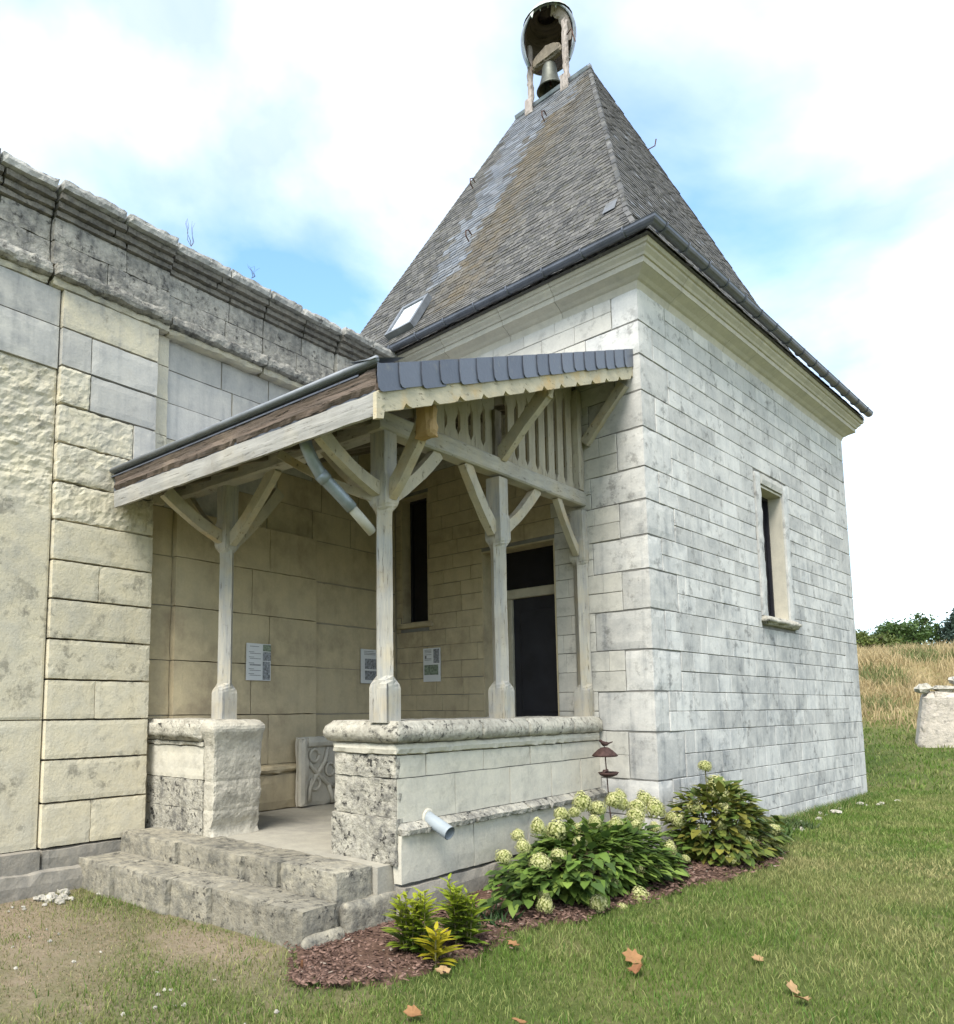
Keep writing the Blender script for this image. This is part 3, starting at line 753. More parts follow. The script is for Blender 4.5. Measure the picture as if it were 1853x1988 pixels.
# gutters with brackets (half-round, one length per side)
def gutter(p0, p1, out, m0=0, m1=0, name='gutter'):   # half-round
    mb = MB(); p0 = Vector(p0); p1 = Vector(p1); out = Vector(out); prof = [(math.cos(a) * .066, math.sin(a) * .066) for a in np.linspace(math.pi, 2 * math.pi, 9)]
    prof = prof + [(.075, .012), (.06, .02)] + [(x * .88, y * .88) for x, y in prof[::-1]]
    vs = []; dd = (p1 - p0).normalized()
    for p, mm in ((p0, -m0), (p1, m1)):
        for o, z in prof: vs.append(p + out * o + dd * o * mm + Vector((0, 0, z)))
    n = len(prof); fs = [(k, (k + 1) % n, n + (k + 1) % n, n + k) for k in range(n)] + [tuple(range(n)), tuple(range(2 * n - 1, n - 1, -1))]
    mb.add(vs, fs); g = mb.build(name, 'zinc_dark', chapel, recalc=True)
    L = (p1 - p0).length; n = int(L / .62)
    for i in range(n + 1):
        c = p0.lerp(p1, (i + .4) / (n + 1)); d = (p1 - p0).normalized(); pp = []
        for a in np.linspace(math.pi, 2 * math.pi + .25, 9): pp.append(c + out * math.cos(a) * .072 + Vector((0, 0, math.sin(a) * .072)))
        MB().tube(pp, .012, 5).build('gutter_bracket', 'zinc_dark', g)
    return g
gutter((-4.12, -EV - .085, 7.395), (EV + .085, -EV - .085, 7.395), (0, -1, 0), 0, 1); gutter((EV + .085, -EV - .085, 7.395), (EV + .085, D + .2, 7.395), (1, 0, 0), 1, 0)
# bell turret astride the ridge
TX, TY, TZ = -3.72, 4.1, 14.38
ZC = TZ + 1.34; RT = .57; PHC = math.atan2(-8.55 - TY, 4.23 - TX)
def hood_r(z): return RT * math.sqrt(max(.0, 1 - (z / RT) ** 2)) if z > 0 else RT - .16 * (z / .6) ** 2
def hood_zb(ph):
    d = abs((ph - PHC + math.pi) % (2 * math.pi) - math.pi)
    if d < 1.38: return -.62 + 1.04 * math.sqrt(max(0, 1 - (d / 1.38) ** 2)) + .012 * math.sin(d * 17)
    return -.62 + .16 * min(1, (d - 1.38) / .5)
mb = MB(); NP, NT = 56, 12; vs = []
for th_ in (0, .035):
    for k in range(NP):
        ph = 2 * math.pi * k / NP; zb_ = hood_zb(ph); zt_ = RT - .015
        for j in range(NT + 1):
            u = j / NT; z = zt_ + (zb_ - zt_) * (u ** 1.4); r_ = hood_r(z) - th_; vs.append((TX + r_ * math.cos(ph), TY + r_ * math.sin(ph), ZC + z - th_ * .5))
fs = []; W_ = NT + 1; H_ = NP * W_
for k in range(NP):
    k2 = (k + 1) % NP
    for j in range(NT): fs += [(k * W_ + j, k * W_ + j + 1, k2 * W_ + j + 1, k2 * W_ + j), (H_ + k * W_ + j, H_ + k2 * W_ + j, H_ + k2 * W_ + j + 1, H_ + k * W_ + j + 1)]
    fs.append((k * W_ + NT, H_ + k * W_ + NT, H_ + k2 * W_ + NT, k2 * W_ + NT))
mb.add(vs, fs); turret = mb.build('bell_turret', 'lead', chapel, True); tag(turret, 'lead covered dome hood of the open bell turret')
# dark boarding lining the hood
mb = MB(); vs = []
for k in range(NP):
    ph = 2 * math.pi * k / NP; zb_ = hood_zb(ph) + .02; zt_ = RT - .06
    for j in range(NT + 1): z = zt_ + (zb_ - zt_) * ((j / NT) ** 1.4); r_ = max(.02, hood_r(z) - .06); vs.append((TX + r_ * math.cos(ph), TY + r_ * math.sin(ph), ZC + z - .03))
mb.add(vs, [(k * W_ + j, ((k + 1) % NP) * W_ + j, ((k + 1) % NP) * W_ + j + 1, k * W_ + j + 1) for k in range(NP) for j in range(NT)] + [tuple(k * W_ for k in range(NP))]); mb.build('hood_lining', 'brownboard', turret, True)
for sx in (-1, 1):
    x = TX + sx * .43; y = TY - .06
    rv(MB()).rbox((x - .055, y - .065, TZ - .2), (x + .055, y + .065, ZC + .05), .07, .012, 6, .015, sx + 3).build('post', 'oldwood', turret)
    rv(MB()).rbox((x - .10, y - .12, TZ - .25), (x + .10, y - .08, TZ + .12), .07, .008, 6, .012, sx + 8).build('post_cheek', 'oldwood', turret)
# arch boards round the opening
def rim(d, o):
    ph = PHC + d; z = hood_zb(ph); r_ = hood_r(z) + o; return Vector((TX + r_ * math.cos(ph), TY + r_ * math.sin(ph), ZC + z))
for d0, d1 in ((.25, 1.30),):
    mb = MB(); vs = []; N = 10
    for i in range(N + 1):
        d = d0 + (d1 - d0) * i / N; p = rim(d, -.08); q = Vector((TX, TY, p.z)) ; inw = (Vector((TX, TY, ZC - .15)) - p).normalized()
        rad = Vector((p.x - TX, p.y - TY, 0)).normalized()
        wv = .13 + .02 * math.sin(i * 2.3)
        for a_, b_ in ((-.02, 0), (wv, 0), (wv, -.05), (-.02, -.05)): vs.append(p + inw * a_ + rad * b_)
    mb.add(vs, [(i * 4 + k, i * 4 + (k + 1) % 4, i * 4 + 4 + (k + 1) % 4, i * 4 + 4 + k) for i in range(N) for k in range(4)] + [(0, 1, 2, 3), (N * 4 + 3, N * 4 + 2, N * 4 + 1, N * 4)]); mb.build('arch_board', 'oldwood', turret, recalc=True)
# torn lead scallops hanging at the top of the opening
for d in (-.75, -.42, -.05, .32):
    p = rim(d, .004); q = rim(d + .16, .004); tip = (p + q) / 2 + Vector((0, 0, -.13)); t_ = Vector((math.cos(PHC), math.sin(PHC), 0)) * .01
    mb = MB(); mb.add([p - t_, q - t_, tip - t_, p + t_, q + t_, tip + t_], [(0, 2, 1), (3, 4, 5), (0, 1, 4, 3), (1, 2, 5, 4), (2, 0, 3, 5)]); mb.build('torn_flashing', 'leadpale', turret, recalc=True)
mb = MB(); mb.lathe([(.0, .24), (.03, .23), (.05, .18), (.09, .14), (.28, .09), (.41, .0), (.50, -.13), (.515, -.17)], (TX, TY, ZC + RT - .09), 24); mb.build('cap', 'leadpale', turret, True)
MB().tube([(TX, TY, ZC + RT + .1), (TX, TY, ZC + RT + .4)], .015, 6).build('finial', 'iron', turret)
mb = rv(MB()); mb.rbox((TX - .36, TY - .14, TZ + .70), (TX + .36, TY + .04, TZ + .88), .05, .014, 7, .03, 4); mb.map(lambda p: Vector((p.x, p.y, p.z + (.20 * (1 - ((p.x - TX) / .36) ** 2) if p.z > TZ + .79 else .03)))); mb.build('headstock', 'deck', turret)
MB().tube([(TX + .5, TY - .1, TZ + .98), (TX + .63, TY - .15, TZ + .98), (TX + .72, TY - .17, TZ + .62)], .013, 6).build('bell_lever', 'iron', turret)
bell = thing('bell', 'bronze bell hanging in the open turret on the roof ridge', 'bell', (TX, TY, TZ + .12), False)
mb = MB(); mb.lathe([(.0, .60), (.07, .60), (.12, .575), (.145, .52), (.155, .40), (.175, .28), (.205, .16), (.25, .05), (.275, .0), (.25, .0), (.2, .1), (.14, .4), (.0, .5)], (TX, TY, TZ + .12), 24); mb.build('bell_body', 'bell', bell, True)
MB().tube([(TX, TY, TZ + .6), (TX + .02, TY, TZ + .2)], .018, 6).build('clapper', 'iron', bell)
MB().tube([(TX - .05, TY, TZ + .71), (TX - .05, TY, TZ + .80), (TX + .05, TY, TZ + .80), (TX + .05, TY, TZ + .71)], .025, 6).build('crown', 'bell', bell)

# ================================================================== NAVE (porch frame)
NA = -4.24
nave = thing('nave_wall', 'tall weathered stone church wall with rusticated pilaster and grey parapet coping', 'wall', (-4.7, -4, 0))
m = MB(); m.box((NA - 1, -13, -.5), (NA - .012, .33, 6.95)); core = m.build('wall', 'mortar_warm', nave)
PB0, PB1, PA = -5.42, -4.25, -4.05
# courses of the pilaster: bossed blocks with sunk joints
PZ = [-.3, .29, .733, 1.165, 1.57, 1.985, 2.405, 2.825, 3.235, 3.66, 4.08, 4.50, 4.925, 5.345, 5.77, 6.2]
def nave_block(b0, b1, z0, z1, a1, mat, amp, bev, seed, res=.08, a0=None, sc=3.2):
    mb = rv(MB()); mb.rbox((NA - .1 if a0 is None else a0, b0, z0), (a1, b1, z1), res, amp, sc, bev, seed, 44); return mb.build('stone_block', mat, core)
for i in range(len(PZ) - 1):
    z0, z1 = PZ[i] + .007, PZ[i + 1] - .007
    if i == 0: nave_block(PB0, PB1, z0, z1, PA + .02, 'render', .01, .012, i); continue
    if i == 12: nave_block(PB0, -5.08, z0, z1, PA, 'nave', .010, .006, i, .035, sc=14); nave_block(-5.077, PB1, z0, z1, PA - .004, 'nave_new', .002, .005, i + .5)
    elif i == 13: nave_block(PB0, -5.083, z0, z1, PA, 'nave_new', .002, .005, i); nave_block(-5.080, PB1, z0, z1, PA, 'nave_new', .002, .005, i + .5)
    elif i == 11: nave_block(PB0, -4.54, z0, z1, PA - .01, 'nave', .011, .006, i, .035, sc=14); nave_block(-4.537, PB1, z0, z1, PA, 'nave_new', .002, .006, i + .5)
    elif i in (9, 10): nave_block(PB0, PB1, z0, z1, PA - .01, 'nave', .012, .006, i, .035, sc=14)
    elif i % 3 == 1: nave_block(PB0, -4.9, z0, z1, PA, 'nave', .0015, .004, i, .05, sc=9); nave_block(-4.898, PB1, z0, z1, PA + .003, 'nave', .0015, .004, i + .5, .05, sc=9)
    else: nave_block(PB0, PB1, z0, z1, PA, 'nave', .0015, .004, i, .05, sc=9)
# broad pier left of the pilaster: one smooth face, badly eroded higher up
def pier(b0, b1, z0, z1, a1, mat, seed, res):
    mb = rv(MB()); mb.rbox((NA - .1, b0, z0), (a1, b1, z1), res, 0, 3, .006, seed, 130)
    def er(p):
        q = p.copy()
        if p.x > a1 - .02 and mat == 'nave':
            k = max(0, min(1, (p.z - 3.6) / .5)) * max(0, min(1, (5.75 - p.z) / .3))
            e = abs(noise.noise(Vector((p.y * 3, p.z * 6, seed)))) + .7 * noise.noise(Vector((p.y * 9, p.z * 17, seed))) + .5 * noise.noise(Vector((p.y * 21, p.z * 33, seed)))
            q.x -= k * (.018 + .024 * e) - .002 * noise.noise(p * 5)
        return q
    mb.map(er); mb.build('stone_block', mat, core)
for (b0, b1, a1) in ((-6.35, PB0 - .012, PA - .05), (-8.0, -6.36, NA + .03), (-10.5, -8.01, NA + .03)):
    pier(b0, b1, -.3, .288, a1 + .09, 'render', b0, .12); pier(b0, b1, .29, 1.57, a1, 'nave', b0 + 1, .07); pier(b0, b1, 1.571, 5.3, a1, 'nave', b0 + 2, .03 if b0 > -6.5 else .09); pier(b0, b1, 5.302, 5.78, a1 + .004, 'nave_new', b0 + 3, .1); pier(b0, b1, 5.782, 6.2, a1, 'nave_new', b0 + 4, .1)
# right of the pilaster above the porch roof
UB = [(-4.235, -4.02), (-4.0, -3.2), (-3.19, -2.4), (-2.39, -1.55), (-1.54, -.75), (-.74, .3)]
for i, (z0, z1) in enumerate(((4.10, 4.52), (4.53, 4.95), (4.96, 5.40), (5.41, 5.82), (5.83, 6.2))):
    for j, (b0, b1) in enumerate(UB):
        sh = 0 if j == 0 else (.18 if i % 2 and j not in (0,) else 0)
        b0_ = b0 + (sh if j > 1 else 0); b1_ = b1 + (sh if 0 < j < 5 else 0)
        mat = 'nave' if j == 0 else ('nave_new' if (i * 3 + j) % 4 else 'nave')
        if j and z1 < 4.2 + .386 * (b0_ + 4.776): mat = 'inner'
        nave_block(b0_ + .002, b1_ - .002, z0, z1 + .006, NA + (.055 if j == 0 else .0) + random.uniform(0, .006), mat, .006 if mat == 'nave' else .002, .003, i * 7 + j + 100)
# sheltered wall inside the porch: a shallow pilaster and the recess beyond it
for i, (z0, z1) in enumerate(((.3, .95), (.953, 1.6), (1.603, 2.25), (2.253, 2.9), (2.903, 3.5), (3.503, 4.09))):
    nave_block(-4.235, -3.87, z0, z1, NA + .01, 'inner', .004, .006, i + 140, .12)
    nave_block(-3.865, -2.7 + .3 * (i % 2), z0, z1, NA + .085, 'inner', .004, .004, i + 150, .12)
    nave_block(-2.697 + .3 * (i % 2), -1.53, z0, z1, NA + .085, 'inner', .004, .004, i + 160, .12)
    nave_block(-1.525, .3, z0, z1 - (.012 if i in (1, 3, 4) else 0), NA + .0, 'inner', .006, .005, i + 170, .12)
# string course, frieze, cornice and coping with breaks forward over the pilasters
SEG = [(-10.5, -8.2), (-8.19, -6.9), (-6.89, -5.56), (-5.55, -4.10), (-4.09, -2.6), (-2.59, -1.22), (-1.21, .28)]
for k, (b0, b1) in enumerate(SEG):
    e = .055 if k in (3, 6) else 0.; r_ = .3 if k < 2 else .06
    for name, z0, z1, a1, mat, amp, bev in (('string_course', 6.205, 6.30, -4.10, 'nave', .018, .012), ('string_course', 6.29, 6.44, -4.02, 'nave_dark', .02, .012),
            ('frieze_stone', 6.445, 6.72, -4.13, 'nave_dark', .010, .004), ('frieze_stone', 6.722, 6.985, -4.13, 'nave_dark', .010, .004),
            ('cornice_stone', 6.987, 7.06, -4.09, 'nave_cornice', .004, .008), ('cornice_stone', 7.06, 7.14, -4.05, 'nave_cornice', .004, .008), ('cornice_stone', 7.14, 7.22, -4.0, 'nave_cornice', .005, .008),
            ('coping_stone', 7.22, 7.355, -3.94, 'coping_nave', .007, .012)):
        cuts = [b0, b1]
        if name in ('frieze_stone', 'coping_stone', 'cornice_stone') and b1 - b0 > 1.1: cuts = [b0, b0 + (b1 - b0) * random.uniform(.4, .62), b1]
        for c0, c1 in zip(cuts[:-1], cuts[1:]):
            rv(MB()).rbox((NA - 1.05 if name == 'coping_stone' else NA - .2, c0 + .002, z0), (a1 + e + random.uniform(-.004, .004), c1 - .002, z1 + (random.uniform(-.006, .008) if name == 'coping_stone' else 0)), r_, amp, 6, bev, k * 5 + z0, 30).build(name, mat, core)
# projecting grey plinth
for b0, b1 in ((-10.5, -8.0), (-7.99, -6.4), (-6.39, -4.72)): rv(MB()).rbox((NA - .1, b0, -.4), (-3.93, b1 - .004, .10), .12, .012, 3, .02, b0).build('plinth_stone', 'render', core)
# twigs sprouting on the parapet
def weed(b, z, h, seed):
    rs = random.Random(seed); mb = MB()
    for k in range(5):
        p = Vector((-3.95, b, z)); pts = [p]
        for s in range(4): p = p + Vector((rs.uniform(-.02, .03), rs.uniform(-.05, .05), h / 4)); pts.append(p)
        mb.tube(pts, [.003, .003, .002, .002, .001], 4)
    mb.build('dry_twigs', 'bark', t_)
t_ = thing('parapet_weed', 'thin leafless weed sprouting from the grey parapet coping', 'weed', (-3.95, -3.9, 7.36)); weed(-3.9, 7.36, .32, 1)
t_ = thing('parapet_weed', 'tiny dry weed on the coping right of the taller one', 'weed', (-3.95, -2.95, 7.36)); weed(-2.95, 7.36, .16, 2)

# ================================================================== PORCH MASONRY
tag(MB().rbox((NA, -4.02, .05), (-.80, .36, .36), .25, .004, 2, .006).map(lambda p: W2(*p)).build('porch_floor', 'floor'), kind='structure')
steps = thing('stone_steps', 'two worn grey stone steps leading up into the porch', 'steps', (-2.4, -4.7, -.1))
for b, (a0, a1) in enumerate(((-4.03, -3.0), (-2.998, -2.0), (-1.998, -1.55), (-1.548, -.86))):
    rv(MB()).rbox((a0, -4.56 + .035 * b, -.25), (a1 + .008, -4.02, .372), .05, .007, 7, .007, b, 30).build('upper_step_stone', 'step', steps)
for b, (a0, a1) in enumerate(((-4.03, -3.4), (-3.398, -2.5), (-2.498, -1.95), (-1.948, -.80))):
    rv(MB()).rbox((a0, -5.03 + .05 * b, -.35), (a1 + .008, -4.50, .165), .05, .008, 7, .008, b + 9, 30).build('lower_step_stone', 'step', steps)
mb = rv(MB()); mb.rbox((-.9, -4.42, -.4), (-.765, -3.8, .13), .04, .02, 5, .015, 3); mb.build('side_rubble', 'step', steps, True)
rv(MB()).rbox((-.82, -4.9, -.4), (-.74, -4.43, -.02), .05, .016, 4, .02, 5).build('side_rubble', 'step', steps, True)

# right-hand parapet
AP = -.742
par = thing('parapet_wall', 'low cream stone parapet with rounded lichen coping between the porch posts and flower bed', 'wall', (-1.1, -1.9, 0))
core2 = MB().box((-1.49, -3.80, -.4), (AP - .013, .09, 1.27)).build('wall', 'mortar', par)
FB = -3.835
edges = [-3.83, -2.98, -2.02, -1.15, -.45, .10]
for i in range(5):
    rv(MB()).rbox((AP - .05, edges[i] + .002, .70), (AP + random.uniform(0, .004), edges[i + 1] - .002, 1.075), .12, .003, 3, .003, i).build('face_block', 'parapet', core2)
ed2 = [-3.83, -3.42, -2.5, -1.6, -.9, .10]
for i in range(5):
    rv(MB()).rbox((AP - .05, ed2[i] + .002, 1.078), (AP + .004, ed2[i + 1] - .002, 1.275), .12, .003, 3, .004, i + 7).build('face_block', 'parapet', core2)
ed3 = [-3.83, -2.75, -1.75, -.75, .10]
for i in range(4):
    rv(MB()).rbox((AP - .05, ed3[i] + .002, .19), (AP + .045, ed3[i + 1] - .002, .60), .12, .006, 3, .004, i + 17).build('face_block', 'parapet', core2)
rv(MB()).rbox((AP - .06, -3.82, -.42), (AP + .075, .08, .185), .10, .014, 2.4, .02, 21, 40).build('render_base', 'render', core2)
for i in range(4):   # sloping drip ledge
    mb = rv(MB()); mb.rbox((AP - .04, ed3[i] + .002, .60), (AP + .10, ed3[i + 1] - .002, .71), .045, .006, 8, .012, i + 27, 60)
    mb.map(lambda p: Vector((p.x, p.y, p.z - max(0, (p.x - AP + .02)) * .55 * (1 if p.z > .66 else .1)))); mb.build('drip_ledge', 'parapet_end', core2)
for i, (a0, a1, z0, z1) in enumerate(((-1.50, AP, .74, 1.075), (-1.49, AP, 1.078, 1.275), (-1.52, AP + .01, .34, .737))):
    rv(MB()).rbox((a0, FB - .012 * i, z0), (a1, -3.76, z1 + .003), .04, .010, 9, .004, i + 40).build('end_block', 'parapet_end', core2)
for i, (a0, a1, b0, b1) in enumerate(((-1.56, AP + .10, -3.94, -2.62), (-1.52, AP + .09, -2.615, -1.72), (-1.52, AP + .09, -1.715, -.72), (-1.52, AP + .09, -.715, .03))):
    mb = rv(MB()); mb.rbox((a0, b0, 1.385), (a1, b1, 1.572), .045, .008, 7, .012, i + 50, 44)
    def rnd(p, a0=a0, a1=a1, b0=b0, fr=(i == 0)):
        c = Vector(((a0 + a1) / 2, p.y, 1.475)); q = p.copy(); t = abs(p.z - 1.465) / .10
        hw = (a1 - a0) / 2; dx_ = (p.x - c.x); lim = hw - .06 * min(1, t * t)
        q.x = c.x + max(-lim, min(lim, dx_))
        if fr and p.y < b0 + .1: q.y = max(q.y, b0 + .085 * min(1, t * t))
        return q
    mb.map(rnd); mb.build('coping_stone', 'lichen', core2, True)
rv(MB()).rbox((-1.51, -3.875, 1.277), (AP + .035, .04, 1.383), .05, .004, 6, .012, 60, 80).build('coping_moulding', 'parapet', core2)
drain = thing('drain_pipe', 'short pale grey drain pipe poking out of the parapet wall', 'pipe', (AP + .1, -3.42, .68))
mb = MB(); p0 = Vector((AP - .1, -3.40, .745)); p1 = Vector((AP + .26, -3.43, .60)); d = (p1 - p0); mb.tube([p0, p1], .062, 18, False); mb.tube([p1, p0], .056, 18, False)
k = len(mb.v); mb.f += [(18 + i, 18 + (i + 1) % 18, 36 + (18 - i - 1) % 18, 36 + (18 - i) % 18) for i in range(0)]
mb.build('pipe', 'pvc', drain, True)
MB().lathe([(.0, 0), (.078, 0), (.085, .01), (.07, .02), (.0, .02)], (0, 0, 0), 16).map(lambda p: Vector((AP - .002 + p.z, -3.41 + p.x, .708 + p.y))).build('mortar_collar', 'parapet', drain)
MB().lathe([(.0, 0), (.054, 0), (.054, .004), (0, .004)], (0, 0, 0), 16).map(lambda p: p0.lerp(p1, .55) + Vector((p.z, p.x, p.y))).build('dark_bore', 'dark', drain)

# left stub of parapet
stub = thing('parapet_stub', 'short eroded parapet wall left of the porch entrance carrying a post', 'wall', (-3.6, -3.75, .36))
sc2 = MB().box((NA + .1, -4.0, .2), (-3.12, -3.55, 1.3)).build('wall', 'mortar', stub)
for i, (z0, z1) in enumerate(((.33, .62), (.623, .93), (.933, 1.28))):
    rv(MB()).rbox((NA - .05, -4.14 + random.uniform(0, .006), z0), (-3.14, -3.7, z1 + .003), .04, .008, 8, .003, i + 70).build('face_block', 'parapet_end' if i < 2 else 'parapet', sc2)
mb = rv(MB()); mb.rbox((NA - .05, -4.22, 1.34), (-3.12, -3.45, 1.565), .05, .010, 7, .04, 90); mb.build('coping_stone', 'lichen', sc2, True)
mb = rv(MB()); mb.rbox((-3.137, -4.14, .33), (-2.95, -3.5, 1.56), .03, .009, 9, .008, 93, 46)
def worn(p):
    q = p.copy(); k = max(0, min(1, (p.x + 3.1) / .12)); z = p.z
    q.x += k * (.055 * math.exp(-((z - 1.47) / .10) ** 2) - .05 * math.exp(-((z - .44) / .09) ** 2) + .02 * noise.noise(Vector((0, p.y * 2, z * 4))) - .06 * max(0, (z - 1.52) / .04))
    if z > 1.3 and p.y < -4.0: q.y -= .05 * math.exp(-((z - 1.46) / .1) ** 2)
    if abs(z - .625) < .018 or abs(z - .935) < .018: q.x -= k * .006; q.y += .004 * (p.y < -4.1)
    return q
mb.map(worn); mb.build('end_slab', 'worn_slab', sc2)
rv(MB()).rbox((NA - .05, -4.16, 1.283), (-3.13, -3.50, 1.337), .06, .005, 5, .012, 95).build('coping_moulding', 'lichen', sc2)
# stone ledge along the nave wall, inside the porch
ledge = thing('stone_bench', 'low stone bench along the sheltered wall behind the porch entrance', 'bench', (-4.15, -2.2, .36))
rv(MB()).rbox((NA + .0, -3.9, .358), (-4.10, .2, .82), .12, .006, 3, .012, 4).build('bench_base', 'inner', ledge)
rv(MB()).rbox((NA + .0, -3.9, .825), (-4.085, .2, .93), .07, .012, 4, .02, 6).build('bench_top', 'inner', ledge)
# carved tracery fragment leaning on the bench
carv = thing('carved_stone', 'broken slab of carved gothic tracery leaning against the bench', 'carving', (-4.04, -1.5, .36))
mb = MB(); mb.rbox((-4.084, -2.0, .36), (-4.03, -1.07, 1.30), .06, .006, 4, .01, 2); slab = mb.build('slab', 'cornice', carv)
MB().rbox((-4.05, -2.0, .37), (-3.95, -1.85, 1.28), .06, .006, 4, .015, 4).build('border', 'cornice', carv)
MB().rbox((-4.05, -1.845, 1.15), (-3.96, -1.07, 1.29), .06, .006, 4, .015, 5).build('border', 'cornice', carv)
def relief(pts, r_=.028): MB().tube([Vector((-4.01, b - .10, z - .02)) for b, z in pts], r_ * 1.15, 7).build('tracery_rib', 'cornice', carv, True)
relief([(-1.70, .45), (-1.69, .62), (-1.60, .75), (-1.50, .86), (-1.40, .98), (-1.34, 1.16)])
relief([(-1.72, .98), (-1.60, .86), (-1.48, .76), (-1.34, .66), (-1.2, .62)])
relief([(-1.60 + .085 * math.cos(t), 1.06 + .085 * math.sin(t)) for t in np.linspace(0, 2 * math.pi, 13)], .02)
relief([(-1.585 + .09 * math.cos(t), .68 + .08 * math.sin(t)) for t in np.linspace(2.2, 7.6, 12)], .02)
relief([(-1.30 + .085 * math.cos(t), .86 + .085 * math.sin(t)) for t in np.linspace(0, 2 * math.pi, 13)], .02)
relief([(-1.34, .66), (-1.26, .5), (-1.25, .4)])

# ================================================================== PORCH TIMBER
porch = thing('porch', 'open timber lean-to porch with carved posts, braces and slate verge', 'porch', (-2.2, -2.2, .36))
AX = -.89
PW = .10
def post(a, b, z0, ztop, zc, name='post'):
    """square foot, shaft chamfered to a diamond with curved stops, square head"""
    rings = [(z0, 1, PW), (z0 + .30, 1, PW), (z0 + .335, .93, PW), (z0 + .37, .75, PW), (z0 + .41, .53, PW), (zc - .12, .50, PW * .97), (zc - .075, .55, PW), (zc - .04, .75, PW), (zc - .01, .92, PW), (zc + .02, 1, PW), (zc + .24, 1, PW), (zc + .30, .95, PW * .9), (ztop, .95, PW * .9)]
    fin = []
    for (za, ca, wa), (zb, cb, wb) in zip(rings[:-1], rings[1:]):
        n = max(1, int((zb - za) / .12))
        for i in range(n): t = i / n; fin.append((za + (zb - za) * t, ca + (cb - ca) * t, wa + (wb - wa) * t))
    fin.append(rings[-1]); mb = rv(MB()); vs = []
    for z, c, w_ in fin:
        for k in range(8):
            if k % 2 == 0: x, y = [(1, 0), (0, 1), (-1, 0), (0, -1)][k // 2]; x *= w_; y *= w_
            else: x, y = [(1, 1), (-1, 1), (-1, -1), (1, -1)][k // 2]; x *= w_ * c; y *= w_ * c
            p = Vector((a + x, b + y, z)); p += noise.noise_vector(p * 4) * .004; vs.append(p)
    n = len(fin); fs = [(i * 8 + k, i * 8 + (k + 1) % 8, (i + 1) * 8 + (k + 1) % 8, (i + 1) * 8 + k) for i in range(n - 1) for k in range(8)]
    fs += [tuple(range(7, -1, -1)), tuple((n - 1) * 8 + k for k in range(8))]
    mb.add(vs, fs); return mb.build(name, 'post', porch)
pA = post(-3.30, -3.76, 1.55, 4.2, 3.50); pB = post(AX, -3.81, 1.56, 4.2, 3.54); pC = post(AX, -1.91, 1.56, 4.2, 3.50); pD = post(AX, .02, 1.56, 4.2, 3.56)
# crack in the corner post's foot
MB().box((AX + .0985, -3.892, 1.565), (AX + .1025, -3.886, 1.9)).build('crack', 'dark', pB)
def brace(p, q, w_=.085, h=.12, mat='brace', par_=porch, seed=0., name='brace', bow=.085):
    """naturally curved strut"""
    p = Vector(p); q = Vector(q); mid = (p + q) / 2 + Vector((0, 0, -bow)); mb = rv(MB()); N = 8; d0 = (q - p)
    hz = Vector((d0.x, d0.y, 0)).normalized(); sd_ = hz.cross(Vector((0, 0, 1))); vs = []; fs = []
    for i in range(N + 1):
        t = i / N; c = p * (1 - t) ** 2 + mid * 2 * t * (1 - t) + q * t * t; tan = ((mid - p) * (1 - t) + (q - mid) * t).normalized(); u = sd_.cross(tan)
        hh = h * (1 + .18 * abs(2 * t - 1))
        for x, y in ((-w_ / 2, -hh / 2), (w_ / 2, -hh / 2), (w_ / 2, hh / 2), (-w_ / 2, hh / 2)): v = c + sd_ * x + u * y; vs.append(v + noise.noise_vector(v * 6) * .006)
    for i in range(N):
        for k in range(4): fs.append((i * 4 + k, i * 4 + (k + 1) % 4, i * 4 + 4 + (k + 1) % 4, i * 4 + 4 + k))
    fs += [(3, 2, 1, 0), (N * 4, N * 4 + 1, N * 4 + 2, N * 4 + 3)]
    mb.add(vs, fs); return mb.build(name, mat, par_)
# plates
rv(MB()).beam((AX, -3.95, 4.295), (AX, .12, 4.36), .17, .19, (0, 0, 1), 14, .008).build('side_beam', 'beam', porch)
rv(MB()).beam((NA, -3.81, 4.29), (AX - .09, -3.81, 4.29), .17, .19, (0, 0, 1), 12, .006).build('front_plate', 'beam', porch)
# braces at the posts
brace((-3.38, -3.76, 3.58), (-4.12, -3.78, 4.25)); brace((-3.22, -3.76, 3.56), (-2.42, -3.80, 4.22)); brace((-3.30, -3.84, 3.60), (-3.30, -4.58, 3.98)); brace((-3.30, -3.66, 3.58), (-3.30, -3.0, 4.3))
brace((AX - .08, -3.81, 3.62), (-1.62, -3.81, 4.24), .09, .13); brace((AX, -3.90, 3.66), (AX, -4.62, 3.99), .08, .11); brace((AX + .02, -3.74, 3.62), (AX, -3.0, 4.22), .08, .12)
brace((AX + .06, -3.80, 3.62), (-.36, -3.86, 4.18), .09, .12)
brace((AX - .06, -3.88, 3.60), (-1.78, -4.3, 4.1), .05, .07)
brace((AX, -2.0, 3.60), (AX, -2.52, 4.24), .09, .12); brace((AX, -1.82, 3.64), (AX, -1.05, 4.26), .08, .11)
brace((AX, -.06, 3.64), (AX, -.56, 4.27), .075, .09)
# end block of the outrigger at the corner, raw orange wood
rv(MB()).rbox((-.44, -3.94, 4.00), (-.25, -3.80, 4.31), .05, .012, 8, .02, 3).build('outrigger_end', 'orange', porch)
